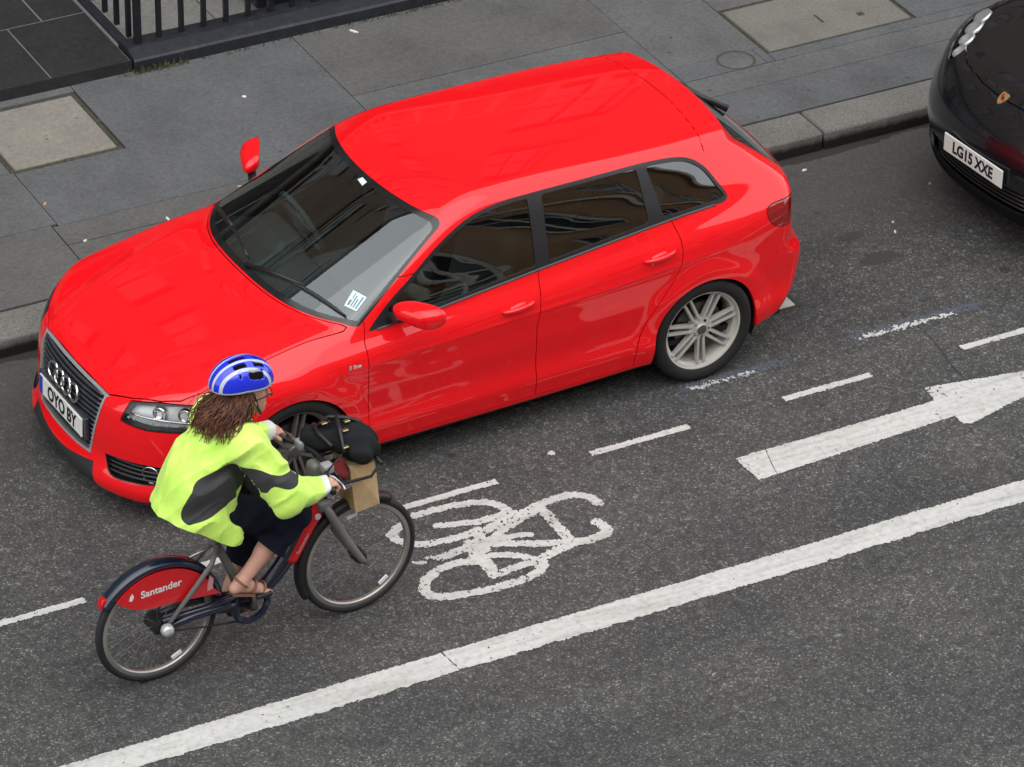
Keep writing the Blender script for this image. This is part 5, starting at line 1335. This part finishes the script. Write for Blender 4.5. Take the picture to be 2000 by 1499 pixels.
for c_ in (cl, cr_): shell_obj('cuff', c_.offset(.002).thicken(.006), mat('pale reflective cuff', (.62, .66, .62), .5), jk)
# trousers, cropped below the knee
def trouser_f(x, y, z):
    d = cone(x, y, z, (.24, -.05, .955), (.24, .05, .955), .115, .115)
    for sg in (-1, 1):
        q = LIMB[sg]; k_, an = V3(q['kn']), V3(q['an']); hm = k_*.45+an*.55
        l = cone(x, y, z, q['hip'], k_, .098, .086); l = smin(l, cone(x, y, z, k_, hm, .084, .092), .04); d = smin(d, l, .04)
    return d+.005*np.sin(38*x+30*z+6*np.sin(11*y))+.003*np.sin(60*z-40*x)
P_, Q_, N_ = surface_nets(trouser_f, (.04, -.34, .30), (.92, .34, 1.14), .0095, 4)
T_ = Shell.from_quads(P_, Q_, N_)
def hem_t(x, y, z, n):
    d = np.full(x.shape, -1.)
    for sg in (-1, 1):
        q = LIMB[sg]; k_, an = V3(q['kn']), V3(q['an']); e = (an-k_)/np.linalg.norm(an-k_); L = np.linalg.norm(an-k_)
        t = (x-k_[0])*e[0]+(y-k_[1])*e[1]+(z-k_[2])*e[2]
        near_ = (y*sg > .0) & (z < k_[2]+.02)
        d = np.where(near_, np.maximum(d, t-L*.47), d)
    return d
T_, _ = T_.cut(hem_t)
shell_obj('trousers', T_.thicken(.006), mat('dark navy cotton', (.006, .007, .016), .9, spec=.15), person)
# sandals
for sg in (-1, 1):
    q = LIMB[sg]; an = V3(q['an']); toe = V3((.560, sg*.128, .432)) if sg < 0 else V3((.600, sg*.128, .176)); heel = an+V3((-.040, 0, -.030)); ball = toe*.72+an*.28+V3((0, 0, -.022))
    mb = MB(); a = heel+V3((-.02, 0, -.024)); b_ = ball+V3((.0, 0, -.026)); c = ball+V3((.062, 0, -.036))
    rings = []
    for p, w_ in ((a, .026), ((a+b_)/2, .028), (b_, .038), (c, .030)):
        rings.append([mb.bm.verts.new((p[0], p[1]+w_*s1, p[2]+.006*s2)) for s1, s2 in ((-1, -1), (1, -1), (1, 1), (-1, 1))])
    for r0, r1 in zip(rings[:-1], rings[1:]):
        for k in range(4): mb.bm.faces.new((r0[k], r0[(k+1) % 4], r1[(k+1) % 4], r1[k]))
    mb.bm.faces.new(rings[0]); mb.bm.faces.new(rings[-1]); so = mb.obj('sandal', mat('tan leather', (.20, .10, .06), .6), person)
    e = (ball-an); e = e/np.linalg.norm(e)
    for cpt, r in ((ball+V3((.008, 0, .002)), .033), (an*.45+ball*.55, .035), (an+V3((-.006, 0, -.004)), .039)):
        c_ = Vector(cpt); ax = Vector(e) if r < .038 else Vector((V3(q['kn'])-an)/np.linalg.norm(V3(q['kn'])-an)); u = ax.orthogonal().normalized(); w_ = ax.cross(u)
        MB().tube([c_+(u*math.cos(t)+w_*math.sin(t))*r for t in np.linspace(0, 2*math.pi, 18, endpoint=False)], .0065, 6, closed=True).obj('strap', mat('tan leather', (.20, .10, .06), .6), so, smooth=True)
# helmet with vents and white ribs
HC = V3((.520, -.004, 1.560)); HT = .16
def helm_local(x, y, z):
    c_, s_ = math.cos(HT), math.sin(HT); dx, dz = x-HC[0], z-HC[2]
    return dx*c_-dz*s_, y-HC[1], dx*s_+dz*c_
def helm_f(x, y, z):
    u, v, w = helm_local(x, y, z)
    d = ell(u, v, w, (-.012, 0, .028), (.170, .117, .130)); d = smax(d, .018-.22*np.clip(-u-.04, 0, 1)-w-.06*np.abs(u)*(u > 0), .014)
    inn = ell(u, v, w, (0, 0, 0), (.120, .094, .118))
    d = smax(d, -inn, .008)
    for k, (vc, l0, l1) in enumerate(((0., -.10, .08), (-.052, -.09, .075), (.052, -.09, .075), (-.092, -.07, .06), (.092, -.07, .06))):
        slot = smax(np.abs(v-vc*(1-.25*np.abs(u)/.15))-.011, np.abs(u+.01)-(l1-l0)/2, .01); slot = smax(slot, .05-w if abs(vc) < .08 else .028-w, .01)
        slot = smax(slot, .020-np.abs(u-.012+.02*k), .006)
        d = smax(d, -slot, .006)
    return d
P_, Q_, N_ = surface_nets(helm_f, (.30, -.16, 1.46), (.74, .16, 1.76), .0058, 4)
Hs = Shell.from_quads(P_, Q_, N_)
def rib(x, y, z, n):
    u, v, w = helm_local(x, y, z)
    a = np.abs(v); d = np.minimum(np.abs(a-.030-.06*u)-.0065, np.abs(a-.076-.10*u)-.0065)
    d = np.minimum(d, np.maximum(w-.034+.22*np.clip(-u-.04, 0, 1), -9))
    return np.maximum(d, .01-(n[:, 0]*(x-HC[0])+n[:, 1]*(y-HC[1])+n[:, 2]*(z-HC[2])))
dk, Hs = Hs.cut(lambda x, y, z, n: ell(*helm_local(x, y, z), (-.012, 0, .028), (.170, .117, .130))+.007)
rb_, Hs = Hs.cut(rib)
hl = shell_obj('helmet', Hs, mat('blue helmet shell', (.012, .030, .62), .22, coat=.6), person)
shell_obj('helmet_rib', rb_, mat('white helmet rib', (.50, .53, .64), .3, coat=.4), hl); shell_obj('helmet_liner', dk, M_BLK, hl)
for sg in (-1, 1): MB().tube([(.535, sg*.098, 1.545), (.560, sg*.080, 1.46), (.600, sg*.035, 1.385), (.608, 0, 1.378)], .0055, 6).obj('chin_strap', M_BLK, hl, smooth=True)
# glasses
mb = MB()
for sg in (-1, 1):
    mb.tube([(.650, sg*.034+.026*math.cos(t)-.005, 1.502+.020*math.sin(t)) for t in np.linspace(0, 2*math.pi, 16, endpoint=False)], .0028, 5, closed=True); mb.tube([(.648, sg*.060-.005, 1.505), (.60, sg*.078-.005, 1.508), (.535, sg*.086-.005, 1.510)], .0028, 5)
mb.tube([(.652, -.014, 1.506), (.652, .004, 1.506)], .0028, 5); mb.obj('glasses', M_BLK, person)
# long hair blown back under the helmet
rg = random.Random(4); mb = MB(); locks = []
for k in range(640):
    ang = rg.uniform(-1.9, 1.9); r0 = .090
    p0 = V3((.508-.098*math.cos(ang), -.004+r0*math.sin(ang), 1.545+rg.uniform(-.035, .025)))
    back = .5+.5*math.cos(ang); drop = rg.uniform(.045, .150)
    p3 = V3((p0[0]-.045-.070*back+rg.gauss(-.010, .028), p0[1]*1.30+rg.gauss(0, .022)-.010, 1.50-drop))
    p1 = p0+V3((-.025*back, .012*np.sign(p0[1]), -.045)); p2 = p3+V3((.012, rg.gauss(0, .014), .060+rg.gauss(0, .012)))
    wv = rg.uniform(0, 6); t = np.linspace(0, 1, 9)[:, None]
    q = (1-t)**3*p0+3*(1-t)**2*t*p1+3*(1-t)*t*t*p2+t**3*p3
    locks.append(q+np.concatenate([.013*np.sin(13*t+wv), .013*np.cos(12*t+wv), .004*np.sin(15*t+wv)], 1)*t)
L_ = np.concatenate(locks)
for _ in range(3):                      # lie on the jacket, not inside it
    dj = jacket_f(*L_.T); m_ = (dj < .006) & (L_[:, 2] < 1.47)
    g_ = grad(jacket_f, L_[m_]); L_[m_] += g_/(np.linalg.norm(g_, axis=1)[:, None]+1e-6)*(.008-dj[m_])[:, None]
for q in L_.reshape(-1, 9, 3): mb.tube([tuple(p) for p in q], [.0034*(1-.7*t)+.0005 for t in np.linspace(0, 1, 9)], 4)
def _hair(nt, b):
    co = coords(nt); nt.links.new(ramp(nt, noise(nt, mapping(nt, co, (12, 12, 4)), 3, 4), (.3, (.035, .011, .005)), (.52, (.105, .034, .015)), (.74, (.25, .095, .040))), b.inputs['Base Color'])
hr = mb.obj('hair', mat('auburn hair', (.08, .03, .014), .45, build=_hair), person, smooth=True)
# ----------------------------------------------------------------------------
# black sports utility car, its nose in the frame
# ----------------------------------------------------------------------------
M_BLACKPAINT = mat('black car paint', (.004, .0045, .007), .25, coat=1., coat_rough=.02)
suv = empty('parked_car', (5.60, -.255, 0), .085, 'glossy black car parked nose first behind the red hatchback', 'car')
_sn = Spl((.1, .20), (.2, .10), (.3, .045), (.42, .015), (.55, .0), (.66, .012), (.76, .045), (.84, .09), (.92, .15), (1.0, .26))
_sb = Spl((.0, .80), (.12, .90), (.3, .965), (.6, 1.02), (1.0, 1.065), (1.4, 1.09), (2., 1.1))
_sr = Spl((1.5, 1.50), (2.0, 1.585), (2.5, 1.61), (3.3, 1.58), (4.0, 1.50), (4.6, 1.40))
_ss = Spl((.1, -.13), (.22, -.04), (.34, .0), (.5, .006), (.7, .008), (.86, -.004), (.96, -.045), (1.06, -.10), (1.2, -.165), (1.4, -.27), (1.65, -.40))
_sp = Spl((0, .80), (.4, .905), (.9, .960), (2., .95), (3.6, .955), (4.3, .90), (4.7, .82))
_st = Spl((.1, 4.4), (.3, 4.62), (.6, 4.70), (.85, 4.66), (1.05, 4.58), (1.3, 4.36), (1.5, 4.18), (1.7, 4.1))
SF, SR_, SH = .93, 3.74, .36
def suv_field(x, y, z):
    a = np.sqrt(y*y+1e-6); w = _sp(x)+_ss(z)
    for c in (SF, SR_):
        r = np.hypot(x-c, z-SH); w = w+.022*sstep(.58, .40, r)*sstep(.15, .35, z)
    bon = _sb(x)-.08*a*a+.030*np.exp(-((a-.62-.16*x)/.13)**2)*sstep(1.3, .5, x)
    top = smin(smax(bon, 1.06+(x-1.22-.6*a*a)*.55, .03), _sr(x)-.12*a*a, .1)
    f = smax(a-w, z-top, .12); f = smax(f, _sn(z)+.20*a*a+.42*a**4-x, .12)
    f = smax(f, x-_st(z)+.2*a*a, .08); return smax(f, .24-z-.08*sstep(.5, .0, x)*0, .04)
P_, Q_, N_ = surface_nets(suv_field, (-.08, -1.08, .16), (4.8, .04, 1.72), .0155)
sh_ = Shell.from_quads(P_, Q_, N_); sh_, _ = sh_.cut(lambda x, y, z, n: y); sh_.P[np.abs(sh_.P[:, 1]) < 1e-4, 1] = 0
def s_arch(x, y, z, n):
    d = np.full(x.shape, 9.)
    for c in (SF, SR_): d = np.minimum(d, np.where(z > SH, np.hypot(x-c, z-SH), np.abs(x-c))-.40)
    return np.maximum(d, .62-np.abs(y))
_, sh_ = sh_.cut(s_arch)
SL = smooth_poly([(.235, .585), (.285, .640), (.38, .712), (.56, .815), (.72, .885), (.80, .895), (.78, .82), (.68, .735), (.475, .612), (.33, .545), (.25, .552)], 5)
s_l, sh_ = gapped(sh_, lambda x, y, z, n: np.maximum(poly_sdf(x, np.abs(y), SL), .7-z), .002)
SI = smooth_poly([(-.2, .50, 1), (.44, .495), (.47, .44), (.42, .35), (-.2, .345, 1)], 4); SO = smooth_poly([(.54, .50), (.76, .51), (.80, .44), (.74, .37), (.58, .365)], 4)
s_c, sh_ = sh_.cut(lambda x, y, z, n: np.maximum(poly_sdf(np.abs(y), z, SI), x-.5)); s_o, sh_ = sh_.cut(lambda x, y, z, n: np.maximum(poly_sdf(np.abs(y), z, SO), x-.6))
SB = [(.165, -.2), (.17, .0), (.185, .2), (.24, .42), (.36, .60), (.60, .72), (1.0, .80), (1.30, .84), (1.25, .4), (1.22, -.2)]
s_b, sh_ = gapped(sh_, lambda x, y, z, n: np.maximum(poly_sdf(x, np.abs(y), SB), .35-n[:, 2]), .003)
s_w, sh_ = sh_.cut(lambda x, y, z, n: np.maximum(np.maximum(np.maximum(1.27+.5*y*y-x, x-2.0-.2*y*y), np.abs(y)-.74+.2*(x-1.3)), 1.0-z))
SD = smooth_poly([(1.50, 1.06, 1), (2.05, 1.42), (2.6, 1.49), (3.6, 1.44), (4.0, 1.30), (3.9, 1.13), (2.6, 1.08)], 4)
s_d, sh_ = sh_.cut(lambda x, y, z, n: np.maximum(poly_sdf(x, z, SD), .3-np.abs(n[:, 1])))
s_lo, sh_ = sh_.cut(lambda x, y, z, n: np.maximum(z-.375-.25*np.clip(x-.2, 0, 1), x-.55))
shell_obj('lower_bumper', whole(s_lo).thicken(.015), mat('matt black bumper', (.006, .006, .007), .85, spec=.15), suv)
shell_obj('body', whole(sh_).thicken(.015), M_BLACKPAINT, suv); shell_obj('bonnet', whole(s_b).thicken(.015), M_BLACKPAINT, suv)
shell_obj('windscreen', whole(s_w).offset(-.003), mat('dark car glass', (.008, .009, .010), .04, spec=.8), suv)
for mir in (False, True):
    k = (lambda s: s.mirror()) if mir else (lambda s: s); sg = 1 if mir else -1
    shell_obj('side_window', k(s_d).offset(-.004), mat('dark car glass', (.008, .009, .010), .04, spec=.8), suv)
    ln = shell_obj('headlight', k(s_l).offset(-.001), M_CLEAR, suv); shell_obj('lamp_housing', k(s_l).offset(-.05), mat('dark lamp housing', (.05, .05, .055), .3, metal=.4), ln)
    for (lx, la, r) in ((.310, .600, .048), (.400, .655, .052), (.500, .715, .060), (.620, .790, .060)):
        zz_ = np.linspace(.7, 1.15, 500); v = suv_field(np.full_like(zz_, lx), np.full_like(zz_, -la), zz_); z = float(zz_[int(np.argmin(np.abs(v)))])
        Mx = Matrix.Translation((lx+.012, sg*(la-.008), z-.030)) @ Matrix.Rotation(-sg*.65, 4, 'Z') @ Matrix.Rotation(.95, 4, 'Y')
        me = MB().lathe([(.001, .010), (r*.5, .004), (r*.85, -.006), (r, -.011), (r*1.05, .01)], 24, 'x').mesh('reflector', True); me.transform(Mx); link_mesh('reflector', me, mat('bright reflector', (.8, .81, .83), .25, metal=.6), ln)
    og = shell_obj('outer_intake', k(s_o).offset(-.05), M_DARK, suv)
    for zz in (.40, .44, .48): MB().tube([(float(_sn(zz))+.035+.20*a*a+.42*a**4, sg*a, zz) for a in np.linspace(.57, .77, 6)], .008, 6).obj('slat', M_BLACKTRIM, og, smooth=True)
cg_ = shell_obj('centre_intake', whole(s_c).offset(-.06), M_DARK, suv)
for zz in (.375, .405, .435, .465): MB().tube([(float(_sn(zz))+.02+.20*a*a+.42*a**4, a, zz) for a in np.linspace(-.43, .43, 11)], .007, 6).obj('slat', M_BLACKTRIM, cg_, smooth=True)
plate(suv, (float(_sn(.555))-.014, 0, .552), (0, -1, 0), (.0, 0, 1), .54, .116, 'LG15 XXE', .098, None, .86)
# crest on the bonnet edge
zc_ = .905; xs_ = np.linspace(.05, .4, 400); iv = int(np.argmin(np.abs(suv_field(xs_, 0*xs_, np.full_like(xs_, zc_))))); xc_ = float(xs_[iv])
g_ = grad(suv_field, np.array([[xc_, 0, zc_]]))[0]; nz_ = Vector(g_).normalized(); ex_ = Vector((0, -1, 0)); ey_ = nz_.cross(ex_).normalized()
crest = [(-.034, .042), (-.018, .048), (0, .044), (.018, .048), (.034, .042), (.036, .0), (.022, -.034), (0, -.052), (-.022, -.034), (-.036, .0)]
def crest_part(nm, sc, h0, h1, m):
    mb = MB(); mb.prism([(a*sc*.85, b_*sc*.85) for a, b_ in crest], h0, h1); me = mb.mesh(nm); me.transform(frame_matrix(Vector((xc_, 0, zc_)), ex_, ey_, nz_)); return me, m
me, m_ = crest_part('bonnet_crest', 1., -.004, .003, mat('gold crest', (.70, .47, .18), .3, metal=.8)); cr = link_mesh('bonnet_crest', me, m_, suv)
for (u0, u1, v0, v1), mm in (((-.021, -.004, .004, .029), mat('crest red', (.35, .02, .02), .4)), ((.004, .021, -.019, .0), mat('crest red', (.35, .02, .02), .4)), ((-.008, .008, -.009, .012), mat('crest black', (.01, .01, .01), .4))):
    me = MB().box((u0, v0, .0032), (u1, v1, .0042 if mm.name != 'crest black' else .0052)).mesh('crest_field'); me.transform(frame_matrix(Vector((xc_, 0, zc_)), ex_, ey_, nz_)); link_mesh('crest_field', me, mm, cr)
for c in (SF, SR_):
    for sg in (-1, 1):
        w = build_wheel((c, sg*.90, SH), sg, .3, suv); w.scale = (1.13, 1.13, 1.13)
    mb = MB(); mb.box((c-.42, -.64, .3), (c+.42, .64, .82)); mb.obj('wheel_arch_liner', M_DARK, suv)
MB().box((.3, -.75, .20), (4.5, .75, .28)).obj('underbody', M_DARK, suv)
